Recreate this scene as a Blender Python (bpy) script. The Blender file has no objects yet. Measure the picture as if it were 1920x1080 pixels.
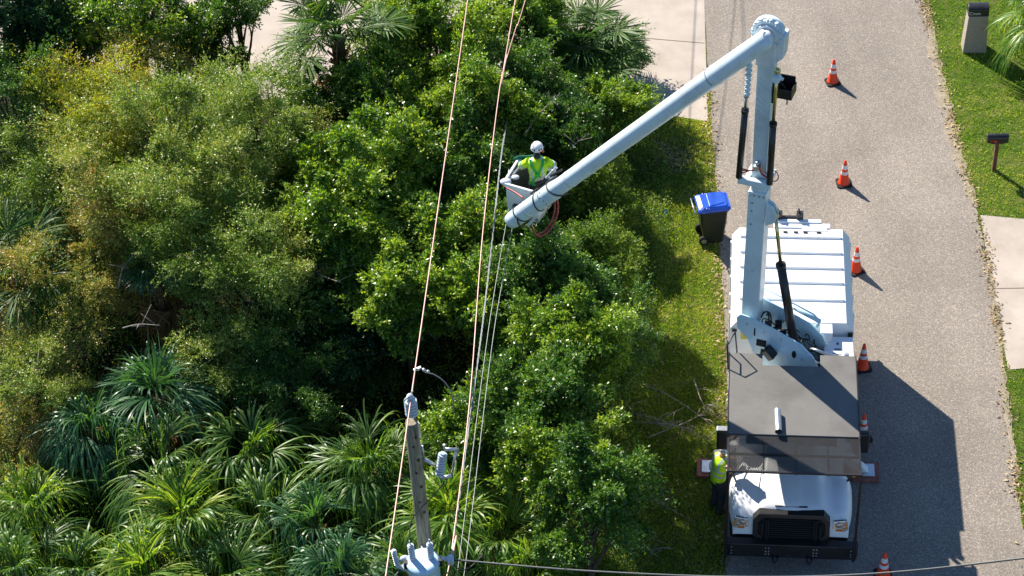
import bpy, bmesh, math, random
import numpy as np
from mathutils import Vector, Matrix, Quaternion
R = math.radians
random.seed(7); rng = np.random.default_rng(7)
scene = bpy.context.scene
C = scene.collection

# ---------------------------------------------------------------- camera
FPX, PITCH, ROLL, HCAM = 3733.0, R(42), R(-4.2), 30.6
cam_d = bpy.data.cameras.new('camera'); cam = bpy.data.objects.new('camera', cam_d); C.objects.link(cam)
cam_d.sensor_width = 36; cam_d.lens = FPX / 1920 * 36; cam_d.clip_end = 2000; cam_d.clip_start = 0.5
cam.matrix_world = Matrix.Translation((0, 0, HCAM)) @ Matrix.Rotation(math.pi / 2 - PITCH, 4, 'X') @ Matrix.Rotation(ROLL, 4, 'Z')
scene.camera = cam
# ---------------------------------------------------------------- light
SUN_AZ, SUN_EL = R(122.6), R(39)          # direction towards the sun, from +X counter-clockwise
w = bpy.data.worlds.new('World'); scene.world = w; w.use_nodes = True
nt = w.node_tree; bg = nt.nodes['Background']; sky = nt.nodes.new('ShaderNodeTexSky')
sky.sky_type = 'NISHITA'; sky.sun_disc = False; sky.sun_elevation = SUN_EL; sky.sun_rotation = math.pi / 2 - SUN_AZ; sky.ozone_density = 7; sky.dust_density = .2
nt.links.new(sky.outputs[0], bg.inputs[0]); bg.inputs[1].default_value = 0.08
sd = bpy.data.lights.new('sun', 'SUN'); sun = bpy.data.objects.new('sun', sd); C.objects.link(sun)
sd.energy = 5.0; sd.angle = R(0.53); sd.color = (1.0, 0.93, 0.82)
sv = Vector((math.cos(SUN_AZ) * math.cos(SUN_EL), math.sin(SUN_AZ) * math.cos(SUN_EL), math.sin(SUN_EL)))
sun.rotation_euler = sv.to_track_quat('Z', 'Y').to_euler(); sun.location = sv * 60
vs = scene.view_settings; vs.view_transform = 'Standard'; vs.look = 'None'; vs.gamma = 1; vs.exposure = 1.05; vs.use_curve_mapping = False

# ---------------------------------------------------------------- measuring
_F = np.array([0, math.cos(PITCH), -math.sin(PITCH)]); _X = np.array([1., 0, 0]); _U = np.cross(_X, _F)
_c, _s = math.cos(ROLL), math.sin(ROLL); _XX = _X * _c + _U * _s; _UU = -_X * _s + _U * _c
def at(px, py, z=0.0):
    """survey point: where the sight line through a photo pixel meets height z"""
    d = _F + _XX * (px - 960) / FPX - _UU * (py - 540) / FPX
    t = (z - HCAM) / d[2]; p = d * t
    return Vector((p[0], p[1], z))

# ---------------------------------------------------------------- materials
def new_mat(name):
    m = bpy.data.materials.new(name); m.use_nodes = True
    n = m.node_tree.nodes; l = m.node_tree.links
    return m, n, l, n['Principled BSDF']
def mat(name, col, rough=0.5, metal=0.0, var=0.12, scale=6.0, bump=0.0, bscale=40.0, spec=0.5, dirt=None, dirt_amt=0.0):
    m, n, l, b = new_mat(name)
    tc = n.new('ShaderNodeTexCoord')
    nz = n.new('ShaderNodeTexNoise'); nz.inputs['Scale'].default_value = scale; nz.inputs['Detail'].default_value = 8
    l.new(tc.outputs['Object'], nz.inputs['Vector'])
    cr = n.new('ShaderNodeValToRGB')
    cr.color_ramp.elements[0].position = .3; cr.color_ramp.elements[1].position = .7
    cr.color_ramp.elements[0].color = (*[c * (1 - var) for c in col], 1); cr.color_ramp.elements[1].color = (*[min(1, c * (1 + var)) for c in col], 1)
    l.new(nz.outputs[0], cr.inputs[0]); out = cr.outputs[0]
    if dirt:
        n2 = n.new('ShaderNodeTexNoise'); n2.inputs['Scale'].default_value = scale * .7; n2.inputs['Detail'].default_value = 10; n2.inputs['Roughness'].default_value = .7
        l.new(tc.outputs['Object'], n2.inputs['Vector'])
        r2 = n.new('ShaderNodeMapRange'); r2.inputs[1].default_value = .48; r2.inputs[2].default_value = .75; r2.inputs[4].default_value = dirt_amt
        l.new(n2.outputs[0], r2.inputs[0])
        mx = n.new('ShaderNodeMix'); mx.data_type = 'RGBA'; mx.inputs['B'].default_value = (*dirt, 1)
        l.new(r2.outputs[0], mx.inputs['Factor']); l.new(out, mx.inputs['A']); out = mx.outputs['Result']
    l.new(out, b.inputs['Base Color'])
    b.inputs['Roughness'].default_value = rough; b.inputs['Metallic'].default_value = metal; b.inputs['Specular IOR Level'].default_value = spec
    if bump:
        n3 = n.new('ShaderNodeTexNoise'); n3.inputs['Scale'].default_value = bscale; n3.inputs['Detail'].default_value = 6
        l.new(tc.outputs['Object'], n3.inputs['Vector'])
        bp = n.new('ShaderNodeBump'); bp.inputs['Strength'].default_value = bump; bp.inputs['Distance'].default_value = .02
        l.new(n3.outputs[0], bp.inputs['Height']); l.new(bp.outputs[0], b.inputs['Normal'])
    return m
def leaf_mat(name, cols, trans=0.4, rough=0.42, spec=0.5, nscale=0.5):
    """cols: colour stops over a per-leaf random value"""
    m, n, l, b = new_mat(name)
    geo = n.new('ShaderNodeNewGeometry'); cr = n.new('ShaderNodeValToRGB'); e = cr.color_ramp.elements
    while len(e) < len(cols): e.new(0.5)
    for i, c in enumerate(cols): e[i].position = i / (len(cols) - 1); e[i].color = (*[v * k_ for v, k_ in zip(c, (1.75, 1.75, 1.6))], 1)
    tc = n.new('ShaderNodeTexCoord'); nz = n.new('ShaderNodeTexNoise'); nz.inputs['Scale'].default_value = nscale; nz.inputs['Detail'].default_value = 3
    l.new(tc.outputs['Object'], nz.inputs['Vector'])
    ma = n.new('ShaderNodeMath'); ma.operation = 'MULTIPLY_ADD'; ma.inputs[1].default_value = 1.6; l.new(nz.outputs[0], ma.inputs[0]); ma.inputs[2].default_value = -.8
    ad = n.new('ShaderNodeMath'); ad.operation = 'ADD'; ad.use_clamp = True; l.new(ma.outputs[0], ad.inputs[0]); l.new(geo.outputs['Random Per Island'], ad.inputs[1])
    l.new(ad.outputs[0], cr.inputs[0]); l.new(cr.outputs[0], b.inputs['Base Color'])
    b.inputs['Roughness'].default_value = rough; b.inputs['Specular IOR Level'].default_value = spec
    tr = n.new('ShaderNodeBsdfTranslucent'); mg = n.new('ShaderNodeMix'); mg.data_type = 'RGBA'; mg.blend_type = 'MULTIPLY'; mg.inputs['Factor'].default_value = 1
    l.new(cr.outputs[0], mg.inputs['A']); mg.inputs['B'].default_value = (1.9, 1.9, 0.5, 1); l.new(mg.outputs['Result'], tr.inputs[0])
    ms = n.new('ShaderNodeMixShader'); ms.inputs[0].default_value = trans
    l.new(b.outputs[0], ms.inputs[1]); l.new(tr.outputs[0], ms.inputs[2]); l.new(ms.outputs[0], n['Material Output'].inputs[0])
    return m

def asphalt_mat():
    m, n, l, b = new_mat('asphalt'); tc = n.new('ShaderNodeTexCoord')
    def noise(s, d=4, r=.6):
        x = n.new('ShaderNodeTexNoise'); x.inputs['Scale'].default_value = s; x.inputs['Detail'].default_value = d; x.inputs['Roughness'].default_value = r; l.new(tc.outputs['Object'], x.inputs['Vector']); return x
    vo = n.new('ShaderNodeTexVoronoi'); vo.inputs['Scale'].default_value = 58; vo.inputs['Randomness'].default_value = 1; l.new(tc.outputs['Object'], vo.inputs['Vector'])
    sep = n.new('ShaderNodeSeparateColor'); l.new(vo.outputs['Color'], sep.inputs[0])
    cr = n.new('ShaderNodeValToRGB'); e = cr.color_ramp.elements
    e[0].position = 0; e[0].color = (.16, .137, .117, 1); e[1].position = 1; e[1].color = (.40, .34, .275, 1)
    x = e.new(.35); x.color = (.205, .178, .151, 1); x = e.new(.78); x.color = (.245, .213, .178, 1)
    l.new(sep.outputs[0], cr.inputs[0])
    big = noise(.35, 6); mp = n.new('ShaderNodeMapRange'); mp.inputs[1].default_value = .3; mp.inputs[2].default_value = .7; mp.inputs[3].default_value = .86; mp.inputs[4].default_value = 1.14; l.new(big.outputs[0], mp.inputs[0])
    fine = noise(26, 5, .8); mf = n.new('ShaderNodeMapRange'); mf.inputs[1].default_value = .3; mf.inputs[2].default_value = .7; mf.inputs[3].default_value = .8; mf.inputs[4].default_value = 1.22; l.new(fine.outputs[0], mf.inputs[0])
    mu = n.new('ShaderNodeMath'); mu.operation = 'MULTIPLY'; l.new(mp.outputs[0], mu.inputs[0]); l.new(mf.outputs[0], mu.inputs[1])
    # faint wheel tracks along the road
    mpn = n.new('ShaderNodeMapping'); mpn.inputs['Rotation'].default_value = (0, 0, R(7)); mpn.inputs['Scale'].default_value = (1.1, .05, 1); l.new(tc.outputs['Object'], mpn.inputs[0])
    tr = n.new('ShaderNodeTexNoise'); tr.inputs['Scale'].default_value = 1; tr.inputs['Detail'].default_value = 3; l.new(mpn.outputs[0], tr.inputs['Vector'])
    mt = n.new('ShaderNodeMapRange'); mt.inputs[1].default_value = .3; mt.inputs[2].default_value = .7; mt.inputs[3].default_value = .93; mt.inputs[4].default_value = 1.07; l.new(tr.outputs[0], mt.inputs[0])
    m2 = n.new('ShaderNodeMath'); m2.operation = 'MULTIPLY'; l.new(mu.outputs[0], m2.inputs[0]); l.new(mt.outputs[0], m2.inputs[1])
    # small oil spots
    sp = noise(1.7, 5, .7); ms = n.new('ShaderNodeMapRange'); ms.inputs[1].default_value = .67; ms.inputs[2].default_value = .73; ms.inputs[3].default_value = 1; ms.inputs[4].default_value = .6; l.new(sp.outputs[0], ms.inputs[0])
    m3 = n.new('ShaderNodeMath'); m3.operation = 'MULTIPLY'; l.new(m2.outputs[0], m3.inputs[0]); l.new(ms.outputs[0], m3.inputs[1])
    vm = n.new('ShaderNodeVectorMath'); vm.operation = 'SCALE'; l.new(cr.outputs[0], vm.inputs[0]); l.new(m3.outputs[0], vm.inputs['Scale'])
    l.new(vm.outputs[0], b.inputs['Base Color']); b.inputs['Roughness'].default_value = .9; b.inputs['Specular IOR Level'].default_value = .25
    bp = n.new('ShaderNodeBump'); bp.inputs['Strength'].default_value = .2; bp.inputs['Distance'].default_value = .01; l.new(sep.outputs[1], bp.inputs['Height']); l.new(bp.outputs[0], b.inputs['Normal'])
    return m
def ground_mat(name, c1, c2, c3, s=2.0, fs=25):
    m, n, l, b = new_mat(name); tc = n.new('ShaderNodeTexCoord')
    a = n.new('ShaderNodeTexNoise'); a.inputs['Scale'].default_value = s; a.inputs['Detail'].default_value = 8; a.inputs['Roughness'].default_value = .65; l.new(tc.outputs['Object'], a.inputs['Vector'])
    f = n.new('ShaderNodeTexNoise'); f.inputs['Scale'].default_value = fs; f.inputs['Detail'].default_value = 5; l.new(tc.outputs['Object'], f.inputs['Vector'])
    md = n.new('ShaderNodeMath'); md.operation = 'MULTIPLY_ADD'; md.inputs[1].default_value = .5; l.new(f.outputs[0], md.inputs[0]); l.new(a.outputs[0], md.inputs[2])
    cr = n.new('ShaderNodeValToRGB'); e = cr.color_ramp.elements; e[0].position = .5; e[0].color = (*c1, 1); e[1].position = .95; e[1].color = (*c3, 1); x = e.new(.72); x.color = (*c2, 1)
    l.new(md.outputs[0], cr.inputs[0]); l.new(cr.outputs[0], b.inputs['Base Color']); b.inputs['Roughness'].default_value = .95; b.inputs['Specular IOR Level'].default_value = .15
    bp = n.new('ShaderNodeBump'); bp.inputs['Strength'].default_value = .6; bp.inputs['Distance'].default_value = .03; l.new(f.outputs[0], bp.inputs['Height']); l.new(bp.outputs[0], b.inputs['Normal'])
    return m

M = dict(
    asphalt=asphalt_mat(),
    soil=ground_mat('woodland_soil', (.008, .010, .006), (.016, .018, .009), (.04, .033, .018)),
    lawn=ground_mat('lawn_soil', (.028, .055, .006), (.055, .095, .01), (.13, .125, .04)),
    verge=ground_mat('verge_soil', (.035, .055, .012), (.06, .085, .016), (.13, .12, .05), 1.2),
    dirt=ground_mat('bare_soil', (.13, .10, .07), (.22, .17, .12), (.34, .28, .2), 4, 30),
    shoulder=ground_mat('sandy_shoulder', (.16, .13, .095), (.27, .225, .165), (.36, .31, .24), 3, 30),
    concrete=mat('concrete', (.41, .355, .30), .85, 0, .13, 1.1, .15, 60, .2, (.26, .21, .16), .55),
    sand=mat('pale_sand', (.58, .51, .42), .9, 0, .12, 1.5, .3, 30, .2, (.35, .28, .2), .5),
    white=mat('white_enamel', (.80, .81, .82), .28, 0, .02, 3, 0, 40, .5, (.55, .54, .5), .12),
    roofwhite=mat('white_roof_paint', (.82, .82, .81), .4, 0, .03, 4, 0, 40, .4, (.55, .52, .47), .3),
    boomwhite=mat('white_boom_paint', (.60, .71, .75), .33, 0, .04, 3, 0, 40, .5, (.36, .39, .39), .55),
    fibre=mat('white_fibreglass', (.70, .74, .76), .35, 0, .05, 6, .05, 30, .5, (.35, .33, .3), .35),
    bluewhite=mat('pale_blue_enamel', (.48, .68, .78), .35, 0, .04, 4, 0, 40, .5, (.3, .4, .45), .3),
    grey=mat('grey_deck_coating', (.145, .14, .13), .7, 0, .12, 1.4, .25, 120, .3, (.095, .09, .082), 1.0),
    greymetal=mat('grey_metal', (.35, .36, .37), .4, .7, .1, 8),
    steel=mat('galvanised_steel', (.52, .54, .55), .38, .85, .1, 9),
    gold=mat('brassy_piston_rod', (.55, .47, .22), .25, .9, .05, 5),
    black=mat('black_paint', (.012, .012, .014), .38, 0, .2, 6, 0, 40, .5, (.05, .045, .04), .4),
    blackmatt=mat('black_rubber', (.015, .015, .016), .8, 0, .2, 9, .1, 50, .3),
    darkgap=mat('dark_recess', (.008, .008, .009), .9),
    glass=mat('dark_glass', (.01, .014, .018), .06, 0, .1, 2, 0, 40, .8),
    chrome=mat('headlight_chrome', (.75, .75, .74), .12, .9, .1, 14, .2, 30),
    amber=mat('amber_lens', (.85, .25, .02), .2, 0, .1, 5),
    orange=mat('cone_orange', (.88, .06, .012), .45, 0, .08, 5, 0, 40, .4, (.4, .08, .02), .35),
    reflect=mat('reflective_white', (.74, .73, .74), .3, 0, .05, 8, 0, 40, .5, (.45, .4, .38), .4),
    blue=mat('blue_plastic', (.010, .07, .47), .35, 0, .12, 3, 0, 40, .5, (.05, .17, .6), .5),
    darkgreen=mat('dark_green_plastic', (.022, .026, .018), .42, 0, .15, 4, 0, 40, .4, (.04, .04, .03), .4),
    yellow=mat('yellow_label', (.62, .5, .02), .5, 0, .1, 10),
    red=mat('red_hose', (.36, .05, .04), .45, 0, .1, 10),
    redpad=mat('worn_red_wood', (.25, .09, .07), .75, 0, .25, 12, .2, 40, .3, (.3, .2, .16), .7),
    wire=mat('copper_coloured_wire', (.60, .34, .28), .42, .15, .15, 3),
    greywire=mat('grey_cable', (.27, .28, .28), .5, .3, .1, 3),
    blackwire=mat('black_cable', (.03, .03, .03), .5),
    porcelain=mat('grey_porcelain', (.46, .52, .57), .2, 0, .05, 10),
    polewood=None, skin=mat('skin', (.33, .17, .11), .5, 0, .06, 14), hair=mat('dark_hair', (.02, .016, .014), .6),
    helmet=mat('white_helmet', (.78, .77, .75), .3, 0, .04, 8, 0, 40, .5, (.45, .42, .38), .3),
    hivis=mat('hi_vis_fabric', (.50, .80, .02), .8, 0, .12, 12, .3, 25, .2),
    silver=mat('silver_tape', (.5, .56, .6), .35, .2, .08, 10),
    greenstrap=mat('green_webbing', (.015, .42, .06), .6, 0, .1, 20),
    tarp=mat('green_canvas', (.01, .20, .13), .65, 0, .2, 8, .3, 14),
    greyshirt=mat('grey_cloth', (.22, .22, .24), .85, 0, .15, 12, .3, 25, .2),
    trousers=mat('charcoal_cloth', (.04, .043, .05), .85, 0, .2, 12, .3, 25, .2),
    boots=mat('brown_leather', (.05, .03, .02), .6), rust=mat('brown_wood_post', (.14, .06, .035), .8, 0, .3, 12, .3, 40),
    stucco=mat('grey_stucco', (.38, .32, .27), .9, 0, .1, 10, .5, 60, .2, (.22, .18, .15), .4),
    bark=mat('brown_bark', (.075, .055, .04), .9, 0, .35, 8, .8, 25, .2, (.15, .13, .11), .5),
    palebark=mat('pale_bark', (.28, .24, .2), .9, 0, .3, 10, .6, 25, .2),
    boots_palm=mat('fibrous_palm_trunk', (.17, .09, .045), .9, 0, .4, 14, .9, 22, .2, (.35, .22, .12), .6),
    straw=mat('dry_straw', (.42, .33, .2), .8, 0, .3, 9),
)
def wood_pole_mat():
    m, n, l, b = new_mat('weathered_pole_wood'); tc = n.new('ShaderNodeTexCoord')
    mp = n.new('ShaderNodeMapping'); mp.inputs['Scale'].default_value = (26, 26, 1.6); l.new(tc.outputs['Object'], mp.inputs[0])
    a = n.new('ShaderNodeTexNoise'); a.inputs['Scale'].default_value = 1; a.inputs['Detail'].default_value = 9; a.inputs['Roughness'].default_value = .7; l.new(mp.outputs[0], a.inputs['Vector'])
    cr = n.new('ShaderNodeValToRGB'); e = cr.color_ramp.elements; e[0].position = .32; e[0].color = (.06, .045, .03, 1); e[1].position = .68; e[1].color = (.42, .36, .26, 1); x = e.new(.48); x.color = (.25, .22, .15, 1)
    l.new(a.outputs[0], cr.inputs[0]); l.new(cr.outputs[0], b.inputs['Base Color']); b.inputs['Roughness'].default_value = .9
    bp = n.new('ShaderNodeBump'); bp.inputs['Strength'].default_value = .7; bp.inputs['Distance'].default_value = .01; l.new(a.outputs[0], bp.inputs['Height']); l.new(bp.outputs[0], b.inputs['Normal'])
    return m
M['polewood'] = wood_pole_mat()
L = dict(
    myrtle=leaf_mat('olive_leaves', [(.035, .075, .010), (.08, .14, .016), (.14, .19, .035), (.22, .25, .07), (.24, .18, .07)], .26, .42, .42, .35),
    rusty=leaf_mat('reddish_olive_leaves', [(.045, .08, .014), (.10, .14, .02), (.18, .19, .035), (.25, .18, .06), (.27, .14, .055)], .26, .42, .42, .5),
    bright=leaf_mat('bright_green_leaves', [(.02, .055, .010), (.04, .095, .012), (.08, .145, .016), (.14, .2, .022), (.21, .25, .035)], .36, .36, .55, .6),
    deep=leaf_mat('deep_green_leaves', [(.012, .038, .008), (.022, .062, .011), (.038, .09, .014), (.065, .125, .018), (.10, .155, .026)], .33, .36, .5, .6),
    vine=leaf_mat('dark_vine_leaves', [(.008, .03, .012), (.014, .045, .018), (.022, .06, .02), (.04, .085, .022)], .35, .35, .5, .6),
    yellowg=leaf_mat('yellow_green_leaves', [(.05, .08, .01), (.11, .15, .015), (.18, .2, .02), (.22, .2, .03), (.24, .15, .03)], .45, .45, .4, .6),
    weeds=leaf_mat('low_weed_leaves', [(.018, .045, .008), (.035, .075, .010), (.065, .12, .015), (.12, .17, .025), (.2, .22, .045)], .4, .5, .35, .5),
    palm=leaf_mat('palm_green', [(.018, .05, .015), (.034, .08, .018), (.06, .115, .022), (.11, .16, .035)], .38, .40, .38, .5),
    palmdark=leaf_mat('palm_dark_green', [(.010, .034, .008), (.020, .058, .010), (.040, .085, .014), (.075, .115, .022)], .30, .5, .22, .5),
    palmbright=leaf_mat('palm_yellow_green', [(.03, .08, .014), (.055, .115, .018), (.10, .16, .025), (.18, .21, .045)], .42, .4, .4, .5),
    palmblue=leaf_mat('palm_blue_green', [(.02, .06, .03), (.035, .09, .042), (.06, .125, .055)], .34, .38, .4, .5),
    dead=leaf_mat('dead_palm_leaf', [(.10, .055, .025), (.18, .10, .045), (.28, .18, .09)], .15, .7, .2, .8),
    grass=leaf_mat('grass_blades', [(.03, .07, .004), (.062, .13, .006), (.105, .19, .008), (.17, .23, .014), (.34, .31, .09)], .4, .5, .3, .4),
    vgrass=leaf_mat('rough_grass_blades', [(.045, .09, .008), (.08, .145, .012), (.12, .19, .015), (.19, .22, .03), (.32, .28, .10)], .45, .55, .25, .5),
    litter=leaf_mat('dry_litter', [(.05, .035, .02), (.12, .08, .045), (.21, .15, .085), (.30, .235, .15)], .1, .7, .2, 1),
)

# ---------------------------------------------------------------- helpers
def tag(o, label=None, cat=None, group=None, kind=None):
    if label: o['label'] = label
    if cat: o['category'] = cat
    if group: o['group'] = group
    if kind: o['kind'] = kind
    return o
def empty(name, loc, label, cat, group=None, rz=0):
    o = bpy.data.objects.new(name, None); C.objects.link(o); o.location = loc; o.rotation_euler = (0, 0, rz); o.empty_display_size = .2
    return tag(o, label, cat, group)
def np_mesh(name, verts, nface, k, mats, smooth=False, midx=None):
    """verts (N,3) laid out so that faces are consecutive groups of k vertices"""
    me = bpy.data.meshes.new(name); N = len(verts)
    me.vertices.add(N); me.vertices.foreach_set('co', np.asarray(verts, dtype=np.float32).ravel())
    me.loops.add(N); me.loops.foreach_set('vertex_index', np.arange(N, dtype=np.int32))
    me.polygons.add(nface); me.polygons.foreach_set('loop_start', np.arange(0, N, k, dtype=np.int32))
    if midx is not None: me.polygons.foreach_set('material_index', np.asarray(midx, dtype=np.int32))
    for m in (mats if isinstance(mats, (list, tuple)) else [mats]): me.materials.append(m)
    me.update(calc_edges=True); return me
def np_mesh_idx(name, verts, faces, mats):
    me = bpy.data.meshes.new(name); verts = np.asarray(verts, dtype=np.float32); faces = np.asarray(faces, dtype=np.int32)
    me.vertices.add(len(verts)); me.vertices.foreach_set('co', verts.ravel())
    me.loops.add(faces.size); me.loops.foreach_set('vertex_index', faces.ravel())
    me.polygons.add(len(faces)); me.polygons.foreach_set('loop_start', np.arange(0, faces.size, faces.shape[1], dtype=np.int32))
    for m in (mats if isinstance(mats, (list, tuple)) else [mats]): me.materials.append(m)
    me.update(calc_edges=True); return me
def link(name, me, parent=None):
    o = bpy.data.objects.new(name, me); C.objects.link(o)
    if parent: o.parent = parent
    return o

class MB:
    def __init__(s): s.bm = bmesh.new(); s.mi = 0
    def _f(s, vs, smooth=False):
        try: f = s.bm.faces.new(vs)
        except ValueError: return None
        f.material_index = s.mi; f.smooth = smooth; return f
    def box(s, x0, x1, y0, y1, z0, z1, mx=None):
        v = [s.bm.verts.new((x, y, z)) for z in (z0, z1) for x, y in ((x0, y0), (x1, y0), (x1, y1), (x0, y1))]
        if mx is not None:
            for q in v: q.co = mx @ q.co
        for a in ((3, 2, 1, 0), (4, 5, 6, 7), (0, 1, 5, 4), (1, 2, 6, 5), (2, 3, 7, 6), (3, 0, 4, 7)): s._f([v[i] for i in a])
        return s
    def bar(s, a, b, wx, wz, up=(0, 0, 1), roll=0):
        """rectangular bar from a to b"""
        a, b = Vector(a), Vector(b); d = b - a; ln = d.length; d.normalize()
        u = Vector(up); sx = d.cross(u)
        if sx.length < 1e-4: sx = d.cross(Vector((1, 0, 0)))
        sx.normalize(); sz = sx.cross(d)
        mx = Matrix((( sx.x, d.x, sz.x, a.x), (sx.y, d.y, sz.y, a.y), (sx.z, d.z, sz.z, a.z), (0, 0, 0, 1)))
        return s.box(-wx / 2, wx / 2, 0, ln, -wz / 2, wz / 2, mx)
    def tube(s, pts, r, n=10, cap=True, smooth=True):
        pts = [Vector(p) for p in pts]; k = len(pts); rs = r if isinstance(r, (list, tuple)) else [r] * k
        t0 = (pts[1] - pts[0]).normalized(); nn = t0.cross(Vector((0, 0, 1)))
        if nn.length < 1e-3: nn = t0.cross(Vector((1, 0, 0)))
        nn.normalize(); rings = []
        for i, p in enumerate(pts):
            t = (pts[min(i + 1, k - 1)] - pts[max(i - 1, 0)]).normalized()
            nn = (nn - t * nn.dot(t)).normalized(); bb = t.cross(nn)
            rings.append([s.bm.verts.new(p + (nn * math.cos(a) + bb * math.sin(a)) * rs[i]) for a in [2 * math.pi * j / n for j in range(n)]])
        for i in range(k - 1):
            for j in range(n): s._f([rings[i][j], rings[i][(j + 1) % n], rings[i + 1][(j + 1) % n], rings[i + 1][j]], smooth)
        if cap: s._f(rings[0][::-1]); s._f(rings[-1])
        return s
    def prism(s, poly, org, ux, uy, depth):
        """polygon (u,v) in plane org+u*ux+v*uy, thickened by depth vector"""
        org, ux, uy, dp = Vector(org), Vector(ux), Vector(uy), Vector(depth)
        a = [s.bm.verts.new(org + ux * p[0] + uy * p[1]) for p in poly]; b = [s.bm.verts.new(v.co + dp) for v in a]
        s._f(a[::-1]); s._f(b); n = len(a)
        for i in range(n): s._f([a[i], a[(i + 1) % n], b[(i + 1) % n], b[i]])
        return s
    def loft(s, rings, closed=True, cap=True, smooth=True):
        vr = [[s.bm.verts.new(p) for p in r] for r in rings]; n = len(vr[0])
        for i in range(len(vr) - 1):
            for j in range(n if closed else n - 1): s._f([vr[i][j], vr[i][(j + 1) % n], vr[i + 1][(j + 1) % n], vr[i + 1][j]], smooth)
        if cap: s._f(vr[0][::-1]); s._f(vr[-1])
        return s
    def ball(s, c, r, sc=(1, 1, 1), n=14):
        c = Vector(c)
        rings = [[c + Vector((math.cos(2 * math.pi * j / n) * math.sin(t) * r * sc[0], math.sin(2 * math.pi * j / n) * math.sin(t) * r * sc[1], -math.cos(t) * r * sc[2])) for j in range(n)] for t in [math.pi * (i + .02) / (8.04) for i in range(9)]]
        return s.loft(rings)
    def obj(s, name, mats, parent=None, bevel=0, sub=0, seg=2):
        bmesh.ops.recalc_face_normals(s.bm, faces=s.bm.faces)
        me = bpy.data.meshes.new(name); s.bm.to_mesh(me); s.bm.free()
        for m in (mats if isinstance(mats, (list, tuple)) else [mats]): me.materials.append(m)
        o = link(name, me, parent)
        if bevel:
            b = o.modifiers.new('bevel', 'BEVEL'); b.width = bevel; b.segments = seg; b.limit_method = 'ANGLE'; b.angle_limit = R(35)
        if sub:
            b = o.modifiers.new('smooth', 'SUBSURF'); b.levels = sub; b.render_levels = sub
        return o
def dup(root, loc, label=None, rz=None):
    r = root.copy(); C.objects.link(r); r.location = loc
    if rz is not None: r.rotation_euler = (0, 0, rz)
    if label: r['label'] = label
    for ch in root.children:
        c = ch.copy(); C.objects.link(c); c.parent = r
        for g in ch.children:
            d = g.copy(); C.objects.link(d); d.parent = c
    return r
def bez(p0, p1, p2, p3, n=12):
    p0, p1, p2, p3 = map(Vector, (p0, p1, p2, p3))
    return [p0 * (1 - t) ** 3 + p1 * 3 * t * (1 - t) ** 2 + p2 * 3 * t * t * (1 - t) + p3 * t ** 3 for t in [i / n for i in range(n + 1)]]
def catmull(pts, n=8):
    pts = [Vector(p) for p in pts]; out = []
    P = [pts[0] * 2 - pts[1]] + pts + [pts[-1] * 2 - pts[-2]]
    for i in range(1, len(P) - 2):
        for k in range(n):
            t = k / n; a, b, c, d = P[i - 1], P[i], P[i + 1], P[i + 2]
            out.append(.5 * ((2 * b) + (c - a) * t + (2 * a - 5 * b + 4 * c - d) * t * t + (3 * b - a - 3 * c + d) * t ** 3))
    return out + [pts[-1]]

# ================================================================ THE SETTING
def sheet(name, pts, z, m, sub=None):
    bm = bmesh.new(); vs_ = [bm.verts.new((p[0], p[1], z)) for p in pts]; bm.faces.new(vs_)
    bmesh.ops.recalc_face_normals(bm, faces=bm.faces)
    if bm.faces[0:][0].normal.z < 0: bmesh.ops.reverse_faces(bm, faces=bm.faces[:])
    me = bpy.data.meshes.new(name); bm.to_mesh(me); bm.free(); me.materials.append(m)
    return tag(link(name, me), kind='structure')
sheet('ground', [(-400, -400), (400, -400), (400, 600), (-400, 600)], 0.0, M['soil'])
road_l = [(1318, 0), (1328, 130), (1340, 300), (1352, 480), (1360, 640), (1364, 800), (1362, 1060)]
road_r = [(1730, 0), (1752, 90), (1782, 220), (1800, 300), (1832, 400), (1856, 520), (1874, 640), (1890, 800), (1912, 950), (1935, 1100)]
RL = [at(*p).xy for p in road_l]; RR = [at(*p).xy for p in road_r]
dirr = Vector((math.sin(R(4.5)), math.cos(R(4.5))))
RL = [RL[0] + dirr * 90] + RL + [RL[-1] - dirr * 60]; RR = [RR[0] + dirr * 90] + RR + [RR[-1] - dirr * 60]
def wob(pts, amp, step=.35, seed=1):
    r_ = random.Random(seed); out = []
    for a, b in zip(pts, pts[1:]):
        n = max(1, min(60, int((b - a).length / step)))
        for k in range(n):
            out.append(a.lerp(b, k / n) + Vector((r_.uniform(-amp, amp), r_.uniform(-amp, amp))))
    return out + [pts[-1]]
RLw, RRw = wob(RL, .025, seed=2), wob(RR, .03, seed=3)
sheet('left_verge', RLw[1:-1][::1] + [Vector((RLw[-2].x - 3.3, RLw[-2].y)), Vector((RLw[1].x - 3.3, RLw[1].y))], .004, M['verge'])
sheet('right_lawn', RRw + [Vector((60, RRw[-1].y)), Vector((60, RRw[0].y))], .004, M['lawn'])
sheet('road', RLw + RRw[::-1], .012, M['asphalt'])
# driveways
dl = [at(1325, 229), at(1262, 218), at(1195, 196), at(1000, 190), at(700, 175), at(440, 190), at(150, 110), at(-300, 120)]
dw = [Vector(p[:2]) for p in dl]
dpts = [dw[0] + Vector((.03, 0))] + dw[1:] + [dw[-1] + Vector((-20, 40)), RL[0] + Vector((-.0, -40)), at(1319, 0).xy + Vector((.02, 0))]
sheet('concrete_driveway', dpts, .016, M['concrete'])
def strip(name, a, b, wdt, z, m):
    a, b = Vector(a), Vector(b); d = (b - a).normalized(); n = Vector((-d.y, d.x)) * wdt / 2
    return sheet(name, [a - n, b - n, b + n, a + n], z, m)
M['joint'] = mat('dark_joint', (.16, .12, .09), .9)
strip('driveway_joint', at(1180, 70).xy, at(1321, 82).xy, .03, .020, M['joint'])
strip('driveway_joint', at(1010, 0).xy + Vector((-6, 2)), at(1180, 70).xy, .03, .020, M['joint'])
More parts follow.
